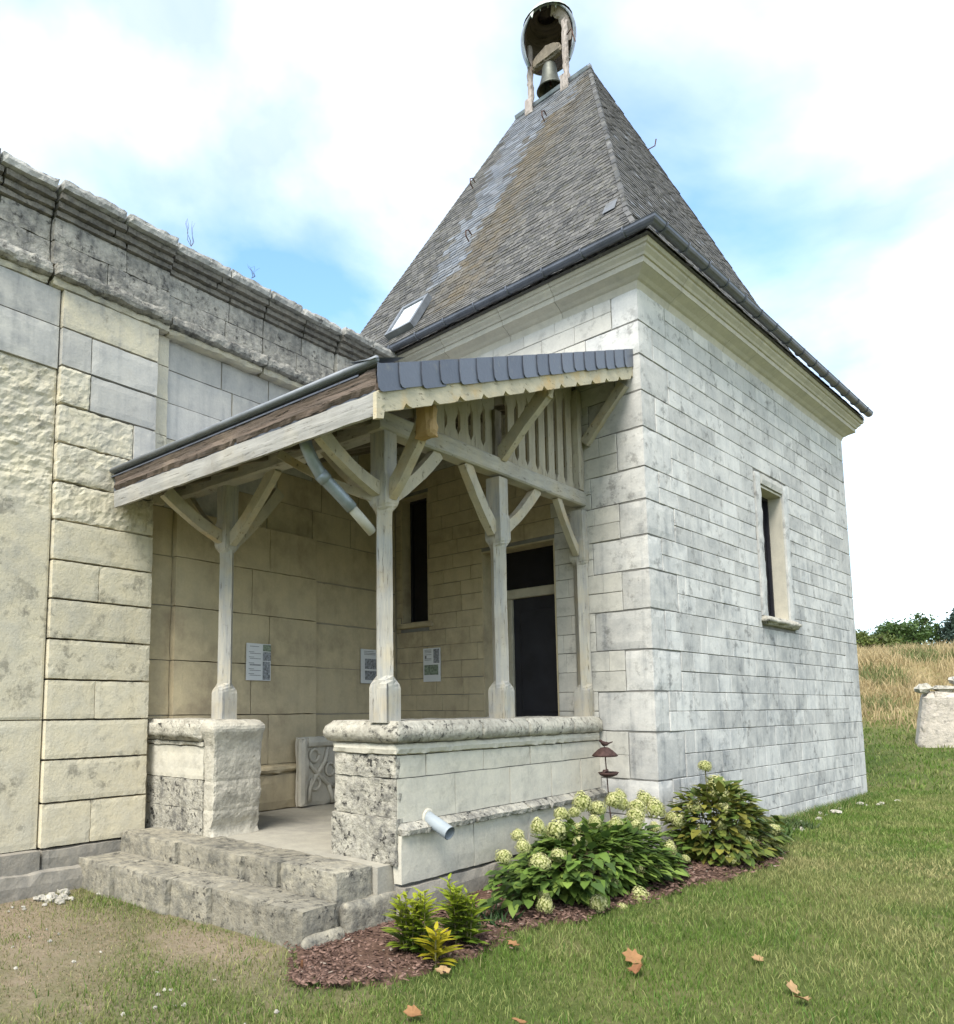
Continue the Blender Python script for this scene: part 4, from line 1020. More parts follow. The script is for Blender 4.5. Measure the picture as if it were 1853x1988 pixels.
# roof: boards on rafters, slate on top
RS = .386
def zr(b): return 4.05 + RS * (b + 4.776)
EB = -4.776
m = MB()
def sloped(mb, a0, a1, b0, b1, o0, o1):
    mb.add([(a0, b0, zr(b0) + o0), (a1, b0, zr(b0) + o0), (a1, b1, zr(b1) + o0), (a0, b1, zr(b1) + o0), (a0, b0, zr(b0) + o1), (a1, b0, zr(b0) + o1), (a1, b1, zr(b1) + o1), (a0, b1, zr(b1) + o1)],
           [(3, 2, 1, 0), (4, 5, 6, 7), (0, 1, 5, 4), (1, 2, 6, 5), (2, 3, 7, 6), (3, 0, 4, 7)])
nb = 26
for i in range(nb):
    b0 = EB + .04 + (.33 - EB - .04) * i / nb; b1 = EB + .04 + (.33 - EB - .04) * (i + 1) / nb - .008
    mb = rv(MB()); sloped(mb, NA, -.14, b0, b1, .0, .022); mb.build('roof_board', 'deck', porch)
mb = MB(); sloped(mb, NA, -.135, EB + .02, .33, .03, .19); rs_ = mb.build('roof_covering', 'slate_blue', porch)
# roof slates on the upper surface
mb = MB()
for i in range(34):
    b0 = EB - .02 + i * .15
    if b0 > .1: break
    for k in range(18):
        a0 = NA + .22 * k + (.11 if i % 2 else 0); a1 = min(a0 + .215, -.13)
        if a1 - a0 < .04: continue
        mb.add([(a0, b0, zr(b0) + .215), (a1, b0, zr(b0) + .215), (a1, b0 + .2, zr(b0 + .2) + .195), (a0, b0 + .2, zr(b0 + .2) + .195), (a0, b0, zr(b0) + .2), (a1, b0, zr(b0) + .2)], [(0, 1, 2, 3), (4, 5, 1, 0)])
tag(mb.build('slate_courses', 'slate_blue', rs_), kind='stuff')
for k, a in enumerate(np.linspace(NA + .25, -.95, 7)):
    mb = rv(MB()); mb.beam((a, EB + .08, zr(EB + .08) - .05), (a, .3, zr(.3) - .05), .08, .1); mb.build('rafter', 'deck', porch)
rv(MB()).beam((-.27, EB + .1, zr(EB + .1) - .055), (-.27, .1, zr(.1) - .055), .09, .11).build('verge_rafter', 'beam', porch)
for a in (-1.2, -2.2, -3.2):
    pass
# front eave: brown board, grey fascia, zinc edge
FA0, FA1 = -4.03, -.105
mb = rv(MB()); mb.rbox((FA0, EB - .005, 4.085), (FA1 - .01, EB + .04, 4.285), .05, .006, 9, .012, 2, 80)
def brk(p):
    q = p.copy(); t = (p.z - 4.085) / .2
    q.y += .018 * math.sin(t * 14 + 2 * noise.noise(Vector((p.x * 1.5, 0, 3)))) * .6
    if p.z < 4.12: q.z += .012 * noise.noise(Vector((p.x * 6, 1, 0)))
    return q
mb.map(brk); mb.build('brown_eave_board', 'brownboard', porch)
mb = rv(MB()); mb.rbox((FA0 + .02, EB - .012, 3.885), (FA1 - .005, EB + .033, 4.08), .09, .003, 4, .006, 7, 60); mb.build('fascia_board', 'fascia', porch)
mb = MB(); mb.tube([(FA0 - .02, EB - .025, 4.318), (FA1 + .02, EB - .025, 4.318)], .026, 10); zed = mb.build('eave_gutter', 'zinc', porch, True)
mb = MB(); mb.box((FA0 - .02, EB - .02, 4.288), (FA1 + .012, EB + .25, 4.30)); mb.build('drip_edge', 'zinc', zed)
mb = MB(); mb.add([(FA1 - .02, EB - .06, 4.31), (FA1 + .03, EB - .06, 4.31), (FA1 + .03, EB + .3, 4.44), (FA1 - .25, EB + .3, 4.44), (FA1 - .25, EB - .06, 4.36)], [(0, 1, 2, 3, 4)]); mb.build('corner_flashing', 'zinc', porch)
# verge: hung blue slates and a notched bargeboard
NV = 18; B0, B1 = EB - .02, .0
for i in range(NV):
    t0 = B0 + (B1 - B0) * i / NV + random.uniform(-.012, .012); t1 = B0 + (B1 - B0) * (i + 1.28) / NV; t1 = min(t1, .015)
    zt = .235; zb = .015 + random.uniform(-.012, .012)
    pts = [(t0, zb + .03), (t0 + .02, zb + .004), (t0 + .05, zb - .006), (t1, zb - .002), (t1, zt), (t0 - .012, zt), (t0 - .014, zb + .12)]
    off_a = -.098 + .012 * (1 - 0) - .0
    mb = rv(MB()); vs = []
    for s_ in (0, 1):
        for b, z in pts:
            fr = (b - t0) / (t1 - t0); aa = -.086 + (.016 * (1 - fr)) - .008 * s_; vs.append((aa, b, zr(b) + z))
    n = len(pts); mb.add(vs, [tuple(range(n)), tuple(range(2 * n - 1, n - 1, -1))] + [(k, n + k, n + (k + 1) % n, (k + 1) % n) for k in range(n)])
    mb.build('verge_slate', 'slate_blue', porch)
mb = rv(MB()); NB_ = 130; vs = []; tooth = [0, .0, .0, .0, .0, .0, .012, .03, .05, .01]
for i in range(NB_ + 1):
    b = EB + .0 + (.0 - EB) * i / NB_; ph = i % 10
    cut = .045 if ph == 9 else (.018 if ph == 0 else 0)
    zt_, zb_ = zr(b) + .03, zr(b) - .145 + cut + .006 * noise.noise(Vector((b * 5, 0, 0)))
    for a in (-.128, -.096):
        vs.append((a, b, zb_)); vs.append((a, b, zt_))
fs = []
for i in range(NB_):
    o = i * 4
    fs += [(o + 2, o + 6, o + 7, o + 3), (o, o + 1, o + 5, o + 4), (o, o + 4, o + 6, o + 2), (o + 1, o + 3, o + 7, o + 5)]
fs += [(0, 2, 3, 1), (NB_ * 4, NB_ * 4 + 1, NB_ * 4 + 3, NB_ * 4 + 2)]
mb.add(vs, fs); barge = mb.build('bargeboard', 'barge', porch)
mb = rv(MB()); mb.prism([(EB - .03, 3.85), (EB + .05, 3.87), (EB + .06, 3.93), (EB + .02, 3.95), (EB + .07, 3.99), (EB + .02, 4.06), (EB - .03, 4.06)], 0, -.125, -.088); mb.build('scroll_end', 'barge', barge, recalc=True)
# outriggers that carry the verge
brace((AX + .05, -1.91, 4.44), (-.25, -1.91, 5.02), .10, .13, bow=.0); brace((AX + .12, .02, 5.08), (-.21, -.02, 5.70), .09, .11, bow=.0)
rv(MB()).rbox((-.30, -1.97, 4.93), (-.19, -1.86, 5.10), .05, .004, 8, .01).build('outrigger_end', 'barge', porch)
rv(MB()).rbox((AX - .08, -.10, 4.45), (AX + .09, .06, 5.80), .1, .006, 5, .012, 4).build('wall_post', 'slatwood', porch)
rv(MB()).rbox((AX - .06, -2.01, 4.39), (AX + .06, -1.85, 4.98), .1, .006, 5, .012, 5).build('queen_post', 'deck', porch)
# slatted gable: boards cut so that pointed gaps open between them
PIT = .2325
b = -3.22
while b < -.12:
    zt_ = zr(b) - .02; zb_ = 4.385; hw = PIT / 2 - .0015; nw = .072
    zlo, zhi = 4.56, zt_ - .10
    pts = [(-hw, zb_), (hw, zb_), (hw, zlo - .05), (nw, zlo + .02), (nw, zhi - .05), (hw, zhi + .02), (hw, zt_ + .05), (-hw, zt_ - .03), (-hw, zhi + .02), (-nw, zhi - .05), (-nw, zlo + .02), (-hw, zlo - .05)]
    if zhi - zlo < .12: pts = [(-hw, zb_), (hw, zb_), (hw, zt_ + .05), (-hw, zt_ - .03)]
    if abs(b + 1.91) > .1:
        rv(MB()).prism([(b + x, z) for x, z in pts], 0, AX - .022, AX + .008).build('gable_slat', 'slatwood', porch, recalc=True)
    b += PIT
# downpipe: swan neck from the eave to the corner post
mb = MB(); P = [(-1.10, -4.64, 4.1), (-1.08, -4.60, 3.92), (-1.08, -4.52, 3.81), (-1.075, -4.43, 3.71), (-1.02, -4.2, 3.53), (-1.0, -4.12, 3.46)]
pipe = mb.tube(P, .056, 14).build('downpipe', 'pipe', porch, True)
MB().tube([(-1.076, -4.44, 3.72), (-1.062, -4.38, 3.672)], .063, 14).build('pipe_collar', 'pipe', pipe, True)
MB().tube([(-1.0, -4.13, 3.467), (-.95, -3.90, 3.27)], .046, 12).build('lower_pipe', 'whitepipe', pipe, True)
MB().tube([(-1.02, -3.93, 3.36), (-1.02, -3.90, 1.56)], .042, 12).build('riser', 'whitepipe', pipe, True) if 0 else None
# broken rusty bracket on the chapel cornice
brk_ = thing('rusty_bracket', 'small broken rusty bracket under the chapel gutter beside the porch roof', 'bracket', (-3.6, -.2, 6.75), False)
MB().tube([(-3.75, 0.02, 6.95), (-3.72, -.25, 6.85), (-3.45, -.42, 6.72), (-3.35, -.40, 6.6)], .025, 7).build('arm', 'iron', brk_); MB().rbox((-3.82, -.06, 6.84), (-3.66, .0, 7.0), .05, .006, 9, .01).build('plate', 'iron', brk_)

# ================================================================== INFORMATION PANELS
def panel(name, label, to_local, w_, h, lines, pics):
    """flat printed board; to_local(u, v, d) gives world point for panel coordinates"""
    t = thing(name, label, 'sign', tuple(to_local(w_ / 2, 0, 0)), False, 'printed information panels in the porch')
    def q(u0, u1, v0, v1, d0, d1, nm, mat, par_):
        mb = MB(); vs = [to_local(u, v, d) for d in (d1, d0) for u, v in ((u0, v0), (u1, v0), (u1, v1), (u0, v1))]
        mb.add(vs, [(0, 1, 2, 3), (0, 4, 5, 1), (1, 5, 6, 2), (2, 6, 7, 3), (3, 7, 4, 0)]); return mb.build(nm, mat, par_)
    bd = q(0, w_, 0, h, .004, .02, 'board', 'paper', t)
    for u0, u1, v0, v1, mat in pics: q(u0 * w_, u1 * w_, v0 * h, v1 * h, .0205, .0215, 'picture', mat, bd)
    mb = MB()
    for u0, u1, v in lines:
        vs = [to_local(u * w_, vv * h, .0212) for u, vv in ((u0, v), (u1, v), (u1, v + .014), (u0, v + .014))]; mb.add(vs, [(0, 1, 2, 3)])
    mb.build('print_lines', 'ink', bd)
an = NA + .085
panel('information_panel', 'white printed panel with a column of small pictures on the nave wall', lambda u, v, d: W2(an + .012 + d, -2.80 + u, 2.04 + v), .40, .48,
      [(.12, .5, .91)] + [(.08, .3, y) for y in (.76, .62, .46, .30, .17)] + [(.12, .58, y) for y in (.72, .58, .42, .40, .26, .13)], [(.66, 1, .80, .98, 'photo2'), (.66, 1, .54, .78, 'photo1'), (.66, .97, .02, .52, 'photo1')])
panel('information_panel', 'white printed panel half hidden behind the corner post', lambda u, v, d: W2(NA + .016 + d, -.55 + u, 2.05 + v), .40, .52,
      [(.15, .7, .93), (.15, .8, .88), (.15, .8, .84)], [(.2, .95, .42, .72, 'photo1'), (.2, .95, .1, .37, 'photo1')])
panel('information_panel', 'white printed panel with a map shape beneath the dark tall window', lambda u, v, d: Vector((-3.67 + u, -.012 - d, 2.075 + v)), .34, .51,
      [(.08, .5, y) for y in (.94, .90, .86, .80, .68, .64)], [(.62, .97, .55, .97, 'photo1'), (.06, .9, .2, .5, 'photo2'), (.1, .2, .7, .78, 'ink')])

# ================================================================== GARDEN
def leaf_geo(p, d, up, L, wd, droop=.25, fold=.2):
    d = d.normalized(); s_ = d.cross(up)
    if s_.length < 1e-3: s_ = Vector((1, 0, 0))
    s_.normalize(); n = s_.cross(d)
    a = p; m1 = p + d * L * .4 - n * L * droop * .15; tip = p + d * L - n * L * droop
    l1 = p + d * L * .32 + s_ * wd / 2 + n * fold * wd * .5 - n * L * droop * .1; r1 = p + d * L * .32 - s_ * wd / 2 + n * fold * wd * .5 - n * L * droop * .1
    l2 = p + d * L * .68 + s_ * wd * .36 + n * fold * wd * .3 - n * L * droop * .5; r2 = p + d * L * .68 - s_ * wd * .36 + n * fold * wd * .3 - n * L * droop * .5
    m2 = p + d * L * .7 - n * L * droop * .55
    return [a, l1, l2, tip, r2, r1, m1, m2], [(0, 6, 1), (1, 6, 7, 2), (2, 7, 3), (0, 5, 6), (5, 4, 7, 6), (4, 3, 7)]
def flower_mesh(seed, conic):
    rs = random.Random(seed); mb = MB(); N = 230; mb.cur = (.30, .33, .10); mb.lathe([(0, .8), (.4, .68), (.7, .35), (.78, 0), (.6, -.45), (0, -.6)], (0, 0, 0), 10)
    for i in range(N):
        z = 1 - 2 * (i + .5) / N
        if z < -.75: continue
        a = i * 2.39996 + rs.uniform(-.2, .2); r_ = math.sqrt(1 - z * z)
        d = Vector((r_ * math.cos(a), r_ * math.sin(a), z)); sc_ = rs.uniform(.82, 1.06)
        p = Vector((d.x, d.y, d.z * (1.15 if conic else .85))) * sc_ * (1 + .22 * noise.noise(d * 1.7 + Vector((seed * 5, 0, 0))))
        if conic and z > 0: p.x *= 1 - .35 * z; p.y *= 1 - .35 * z
        u = d.orthogonal().normalized(); u.rotate(__import__('mathutils').Quaternion(d, rs.uniform(0, 6.28))); v = d.cross(u); s_ = rs.uniform(.12, .19)
        t = rs.random(); gr = Vector((.34, .38, .12)); wh = Vector((.66, .63, .34)); c = gr.lerp(wh, min(1, .25 + .9 * t) * (.45 + .55 * (z * .5 + .5)))
        mb.cur = tuple(c)
        pts = [p + d * .02]
        for k in range(4):
            e = (u * math.cos(k * math.pi / 2) + v * math.sin(k * math.pi / 2)); e2 = (u * math.cos(k * math.pi / 2 + .78) + v * math.sin(k * math.pi / 2 + .78))
            pts += [p + e * s_ + d * .05, p + e2 * s_ * .55]
        mb.add(pts, [(0, 1 + 2 * k, 2 + 2 * k) for k in range(4)] + [(0, 2 + 2 * k, 1 + (2 * k + 2) % 8) for k in range(4)])
    o = mb.build('flower_head', 'petal'); me = o.data; bpy.data.objects.remove(o); return me
FM = [flower_mesh(s, s % 2) for s in range(4)]
def hydrangea(label, base, rx, ry, h, nl, heads, lcols, lsize, seed):
    rs = random.Random(seed); t = thing('hydrangea_bush', label, 'bush', base, False, 'hydrangeas in the flower bed'); bx_, by_, bz = base; lobes = [(rs.uniform(0, 6.28), rs.uniform(-.2, .9), rs.uniform(.72, 1.22)) for _ in range(16)]
    mb = MB()
    for k in range(22):
        a = rs.uniform(0, 6.28); e = rs.uniform(.2, .85); p = Vector((bx_ + rs.uniform(-.3, .3) * rx, by_ + rs.uniform(-.6, .6) * ry, bz - .03)); q = Vector((bx_ + math.cos(a) * rx * e, by_ + math.sin(a) * ry * e, bz + h * rs.uniform(.5, .85)))
        mid = p.lerp(q, .5) + Vector((0, 0, .08)); mb.tube([p, mid, q], [.009, .007, .004], 5)
    mb.build('stems', 'stem', t)
    mb = MB()
    for k in range(nl):
        a = rs.uniform(0, 6.28); cz = rs.uniform(-.25, 1); rr = math.sqrt(max(0, 1 - cz * cz)) if cz > 0 else 1 - .12 * abs(cz); f = rs.uniform(.62, 1.0) ** .6
        la_, lz_, lr_ = min(lobes, key=lambda q_: (1 - math.cos(a - q_[0])) + (cz - q_[1]) ** 2); lump = lr_ * (1 + .1 * math.sin(a * 7)); f *= rs.choice((1, 1, 1, .8))
        p = Vector((bx_ + math.cos(a) * rx * rr * f * lump, by_ + math.sin(a) * ry * rr * f * lump, bz + .22 * h + cz * h * .74 * f))
        if p.z < bz + .02: p.z = bz + .02 + rs.random() * .08
        d = Vector((math.cos(a) * rr * 1.2 + rs.uniform(-.5, .5), math.sin(a) * rr * 1.2 + rs.uniform(-.5, .5), cz * .5 + rs.uniform(-.35, .35)))
        c0 = Vector(rs.choice(lcols)) * rs.uniform(.7, 1.25); mb.cur = tuple(c0); L = lsize * rs.choice((.5, .75, .9, 1, 1.1, 1.3)) * rs.uniform(.85, 1.15)
        vs, fs = leaf_geo(p, d, Vector((rs.uniform(-.3, .3), rs.uniform(-.3, .3), 1)), L, L * .62, rs.uniform(.15, .5)); mb.add(vs, fs)
    tag(mb.build('foliage', 'leaf', t, True), kind='stuff')
    for (x, y, z, r_) in heads:
        o = bpy.data.objects.new('flower_head', FM[rs.randrange(4)]); col.objects.link(o); o.parent = t; o.location = (x - bx_, y - by_, z - bz); o.scale = (r_, r_, r_ * 1.02); o.rotation_euler = (rs.uniform(-.4, .4), rs.uniform(-.4, .4), rs.uniform(0, 6))
G1 = [(.10, .165, .032), (.135, .215, .04), (.19, .27, .055), (.065, .115, .028)]
G2 = [(.10, .15, .028), (.15, .185, .038), (.075, .12, .026), (.22, .21, .04), (.14, .17, .034), (.17, .17, .035)]
HYD1 = [(.12, -3.12, .42, .095), (.20, -2.95, .50, .085), (.30, -2.85, .36, .12), (.34, -2.62, .40, .09), (.05, -2.5, .60, .10), (.10, -2.28, .55, .13), (.02, -2.05, .67, .10), (.14, -1.95, .52, .10),
        (-.02, -1.62, .74, .13), (.02, -1.40, .66, .12), (.10, -1.2, .74, .12), (.05, -.98, .68, .12), (.20, -.95, .55, .13), (.10, -.72, .62, .13), (.22, -.55, .60, .14), (.05, -.45, .68, .12), (.28, -1.5, .54, .10),
        (.58, -2.15, .14, .07), (.62, -1.75, .20, .08), (.62, -1.35, .14, .075), (.66, -2.52, .03, .10), (.72, -1.9, -.02, .12), (.70, -2.2, -.06, .07), (.60, -1.05, .30, .09), (.62, -.75, .16, .06), (.45, -3.0, .06, .09), (.36, -2.9, .12, .06), (.0, -1.8, .66, .08), (.2, -1.75, .58, .09), (.3, -2.2, .46, .08), (.35, -1.25, .52, .09), (.38, -.9, .46, .08), (.5, -1.7, .36, .07), (.0, -2.75, .55, .08), (.5, -2.4, .26, .07), (-.05, -.8, .74, .09), (.3, -.35, .5, .09)]
hydrangea('leafy hydrangea with many cream green flower heads below the parapet', (.18, -1.78, tz(.2, -1.7) + .03), .56, 1.24, .58, 2900, [(x, y, z - .02, r_ * .78) for x, y, z, r_ in HYD1], G1, .12, 3)
HYD2 = [(.50, .10, 1.02, .075), (.46, .45, .74, .12), (.40, .62, .80, .10), (.50, .85, .68, .09), (.62, .15, .72, .10), (.75, -.12, .44, .08), (.62, .35, .55, .08), (.82, .30, .46, .07), (.9, .1, .24, .09), (.95, .75, .30, .08), (.40, -.38, .46, .08), (.6, -.3, .36, .07), (.88, -.25, .10, .07), (.85, .9, .12, .08), (.7, .6, .5, .08), (.96, .45, .14, .06), (.72, .0, .58, .08), (.78, .5, .38, .07), (.55, .7, .62, .09), (.86, .05, .36, .06), (.5, -.2, .60, .08), (.90, .65, .22, .07), (.66, .45, .66, .08)]
hydrangea('yellowing hydrangea with a tall pale flower spike at the chapel corner', (.58, .28, tz(.6, .3) + .03), .44, .76, .84, 1700, HYD2, G2, .12, 8)
MB().tube([(.50, .12, .6), (.50, .1, 1.0)], .006, 5).build('tall_stalk', 'stem', [o for o in bpy.data.objects if o.name == 'hydrangea_bush.001'][0])

def lily(label, base, stems, h, lc, seed):
    rs = random.Random(seed); t = thing('leafy_perennial', label, 'plant', base, False, 'upright leafy plants at the bed edge')
    for k in range(stems):
        a = rs.uniform(0, 6.28); r_ = rs.uniform(.0, .10); p = Vector(base) + Vector((math.cos(a) * r_, math.sin(a) * r_, -.02)); hh = h * rs.uniform(.7, 1.05); lean = Vector((rs.uniform(-.12, .12), rs.uniform(-.12, .12), 1))
        s_ = MB().tube([p, p + lean * hh * .5, p + lean * hh], [.007, .006, .003], 5).build('stem', 'stem', t)
        mb = MB(); n = int(hh / .017)
        for i in range(n):
            f = (i + 2) / (n + 1); q = p + lean * hh * f; aa = i * 2.4; L = (.17 if f < .8 else .10) * rs.uniform(.8, 1.2) * (1.15 - .35 * f)
            mb.cur = tuple(Vector(lc[0]).lerp(Vector(lc[1]), min(1, max(0, f * .9 + rs.uniform(-.25, .25)))))
            d = Vector((math.cos(aa), math.sin(aa), .55 + .5 * f)); vs, fs = leaf_geo(q, d, Vector((0, 0, 1)), L, L * .34, .35, .25); mb.add(vs, fs)
        tag(mb.build('leaves', 'leaf', s_, True), kind='stuff')
lily('left upright leafy plant with lime green shoots beside the parapet foot', (.22, -4.38, tz(.2, -4.4) + .03), 8, .47, [(.12, .20, .022), (.36, .40, .03)], 1)
lily('right upright leafy plant with lime green shoots before the rendered wall', (.30, -3.92, tz(.3, -3.9) + .03), 8, .47, [(.12, .20, .022), (.32, .38, .03)], 2)
lily('small bright yellow leaved plant at the front of the bed', (.46, -4.40, tz(.45, -4.4) + .02), 3, .26, [(.28, .26, .02), (.42, .36, .02)], 3)
# low bindweed at the bed's wall side and seedlings
def tuft(label, base, n, rad, h, cols, seed, name='weed_tuft'):
    rs = random.Random(seed); mb = MB()
    for k in range(n):
        a = rs.uniform(0, 6.28); r_ = rad * math.sqrt(rs.random()); p = Vector(base) + Vector((math.cos(a) * r_, math.sin(a) * r_, 0)); p.z = tz(p.x, p.y)
        mb.cur = tuple(Vector(rs.choice(cols)) * rs.uniform(.7, 1.2)); d = Vector((rs.uniform(-.6, .6), rs.uniform(-.6, .6), 1)); L = h * rs.uniform(.5, 1.1)
        vs, fs = leaf_geo(p, d, Vector((rs.uniform(-1, 1), rs.uniform(-1, 1), .2)), L, L * .13, .5, .1); mb.add(vs, fs)
    o = mb.build(name, 'leaf'); tag(o, label, 'weeds'); return o
tuft('clump of long green grass at the foot of the white chapel wall', (.32, 1.75, 0), 900, .42, .26, [(.07, .13, .03), (.10, .16, .04)], 4)
tuft('low green weeds under the chapel wall past the long grass', (.3, 3.1, 0), 500, .35, .14, [(.06, .10, .03), (.09, .12, .04)], 5)
tuft('low green seedlings between the leafy plants and the hydrangea', (.05, -3.35, 0), 260, .28, .14, [(.05, .10, .03), (.04, .08, .025)], 6)

# garden stake: bird on a domed leaf over a dish
stake = thing('garden_stake', 'rust brown garden stake with a bird, a dome and a dish by the parapet end', 'ornament', (-.33, -.47, tz(-.3, -.5)), False)
sx_, sy_ = -.35, -.50
MB().tube([(sx_ + .05, sy_ + .03, -.05), (sx_, sy_, .5), (sx_ - .025, sy_ - .02, 1.17)], .007, 6).build('rod', 'rust', stake)
mb = MB(); mb.lathe([(.0, .09), (.05, .082), (.10, .05), (.145, .012), (.165, -.012), (.15, -.02), (.09, .03), (.0, .06)], (sx_ - .025, sy_ - .02, 1.14), 18, .8, 1.1); mb.build('dome', 'rust', stake, True)
mb = MB(); mb.lathe([(.0, -.03), (.06, -.03), (.11, -.012), (.135, .02), (.125, .022), (.06, -.01), (.0, -.012)], (sx_, sy_, .92), 18, .75, 1.15); mb.build('dish', 'rust', stake, True)
MB().rbox((sx_ - .02, sy_ - .12, .93), (sx_ + .02, sy_ - .0, .985), .03, .006, 9, .012).build('perch', 'rust', stake)
bx0 = Vector((sx_ - .025, sy_ - .02, 1.265)); ax_ = Vector((.35, .94, 0)).normalized()
mb = MB(); mb.tube([bx0 - ax_ * .085 + Vector((0, 0, .040)), bx0 - ax_ * .075 + Vector((0, 0, .040)), bx0 - ax_ * .06 + Vector((0, 0, .038)), bx0 - ax_ * .042 + Vector((0, 0, .022)), bx0 - ax_ * .01, bx0 + ax_ * .03, bx0 + ax_ * .06 + Vector((0, 0, .006)), bx0 + ax_ * .115 + Vector((0, 0, .02))], [.001, .006, .017, .018, .030, .024, .010, .006], 10); mb.build('bird', 'rust', stake, True)
MB().tube([bx0 - ax_ * .005 + Vector((0, 0, -.02)), bx0 + Vector((0, 0, -.05))], .005, 5).build('bird_legs', 'rust', stake)

# dry plane leaves on the lawn
def dead_leaf(label, x, y, s_, rz, tilt, c, seed):
    rs = random.Random(seed); mb = MB(); pts = [(-.5, 0), (-.27, .24), (-.26, .5), (.0, .40), (.12, .60), (.30, .37), (.56, .3), (.50, .06), (.60, -.22), (.34, -.30), (.14, -.55), (0, -.38), (-.26, -.44), (-.27, -.2)]
    vs = [Vector((0.08, 0, .05))]
    for px, py in pts: vs.append(Vector((px, py, .16 * rs.uniform(0, 1) + .22 * abs(py))))
    q = __import__('mathutils').Euler((tilt, tilt * .6, rz)); z = tz(x, y) + .045
    n = len(pts); mb.cur = c
    tp = [Vector((x, y, z)) + (q.to_matrix() @ (v * s_)) for v in vs]; bt_ = [p - Vector((0, 0, .003)) for p in tp]
    mb.add(tp, [(0, 1 + k, 1 + (k + 1) % n) for k in range(n)]); mb.add(bt_, [(0, 1 + (k + 1) % n, 1 + k) for k in range(n)])
    o = mb.build('dead_leaf', 'dryleaf'); tag(o, label, 'leaf', 'dry leaves on the lawn')
LC = [(.33, .18, .085), (.27, .13, .065), (.42, .28, .15), (.38, .25, .13)]
for i, (lb, x, y, s_, rz, tl, c) in enumerate((('large orange brown dead leaf on the lawn, standing on a second leaf', 1.43, -3.42, .13, .5, .5, 0), ('reddish dead leaf just below the large standing leaf', 1.57, -3.60, .10, 1.9, -.4, 1), ('pale curled dead leaf nearest the right lawn edge, upper of two', 2.38, -3.17, .09, 1, .6, 2), ('pale flat dead leaf just below another pale leaf', 2.49, -3.30, .09, 2.6, .2, 3), ('small faded dead leaf in the grass right of the large orange leaf', 2.05, -2.82, .07, .3, .3, 3),
        ('orange dead leaf at the bottom edge of the lawn, left one', 1.02, -5.22, .10, .8, .2, 0), ('orange dead leaf at the bottom edge of the lawn, right one', 1.50, -4.83, .08, 2.2, .2, 0), ('brown dead leaf standing against the lower step corner', -.02, -5.22, .11, 2.1, 1.0, 1), ('brown dead leaf lying on the mulch edge', .66, -3.75, .09, 1.3, .2, 0), ('tan dead leaf on the lawn edge below the yellow plant', .66, -4.55, .10, .4, .15, 2))): dead_leaf(lb, x, y, s_, rz, tl, LC[c], i)

# rubble and pebbles
def pebble(name, label, x, y, s_, seed, group, cat='stone'):
    rs = random.Random(seed); mb = rv(MB()); n = 8; vs = []; sq = (rs.uniform(.8, 1.4), rs.uniform(.7, 1.1), rs.uniform(.5, .8)); z = tz(x, y)
    mb.rbox((x - s_ * sq[0], y - s_ * sq[1], z - s_ * .3), (x + s_ * sq[0], y + s_ * sq[1], z + s_ * sq[2] * 1.5), s_ * .6, s_ * .22, 2.2 / s_ * .3, s_ * .35, seed); o = mb.build(name, 'rubble'); tag(o, label, cat, group)
for i in range(14):
    c = W2(-3.72, -5.42); x = c.x + random.gauss(0, .13); y = c.y + random.gauss(0, .16); pebble('loose_stone', 'pale loose stone in the little heap left of the steps', x, y, random.uniform(.025, .06), i + 1, 'stone heap left of the steps')
for i in range(16):
    pebble('loose_stone', 'white stone chip along the far foot of the chapel wall', .12 + random.random() * .45, random.uniform(2.6, 8.0), random.uniform(.03, .07), i + 40, 'stones along the chapel foot')
for i in range(34):
    x = random.uniform(-3.2, .6); y = random.uniform(-6.9, -5.5); pebble('pebble', 'small white pebble lying in the worn grass before the steps', x, y, random.uniform(.008, .02), i + 80, 'pebbles in the worn grass')

# ---- mulch chips
N = 9000; yy = rng.uniform(-5.38, 1.45, N); lo, hi = bed_l(yy), bed_r(yy); xx = lo + (hi - lo) * rng.uniform(.0, 1.0, N) + rng.normal(0, .05, N); yy = yy + rng.normal(0, .04, N)
zz_ = terr(xx, yy) + .05; s_ = rng.uniform(.006, .024, N); an_ = rng.uniform(0, 6.28, N); tl = rng.uniform(-.5, .5, (N, 2))
V = np.zeros((N, 8, 3)); k_ = 0
for a_, b_, c_ in ((-1, -.45, 0), (1, -.4, 0), (1.1, .4, 0), (-.9, .5, 0), (-1, -.45, .3), (1, -.4, .3), (1.1, .4, .3), (-.9, .5, .3)):
    px = a_ * s_; py = b_ * s_; pz = c_ * s_ + px * tl[:, 0] + py * tl[:, 1]
    V[:, k_, 0] = xx + px * np.cos(an_) - py * np.sin(an_); V[:, k_, 1] = yy + px * np.sin(an_) + py * np.cos(an_); V[:, k_, 2] = zz_ + pz; k_ += 1
F = (np.arange(N) * 8)[:, None, None] + np.array([[4, 5, 6, 7], [0, 1, 5, 4], [1, 2, 6, 5], [2, 3, 7, 6], [3, 0, 4, 7]])[None]
t = rng.random(N)[:, None] ** 1.5; C = np.array([.075, .045, .035]) * (1 - t) + np.array([.26, .165, .13]) * t; wq = rng.random(N) < .02; C[wq] = (.34, .28, .23)
tag(np_mesh('mulch_chips', V.reshape(-1, 3), F.reshape(-1, 4), np.repeat(C, 8, 0), 'chip'), 'reddish wood chip mulch on the flower bed', 'mulch', kind='stuff')

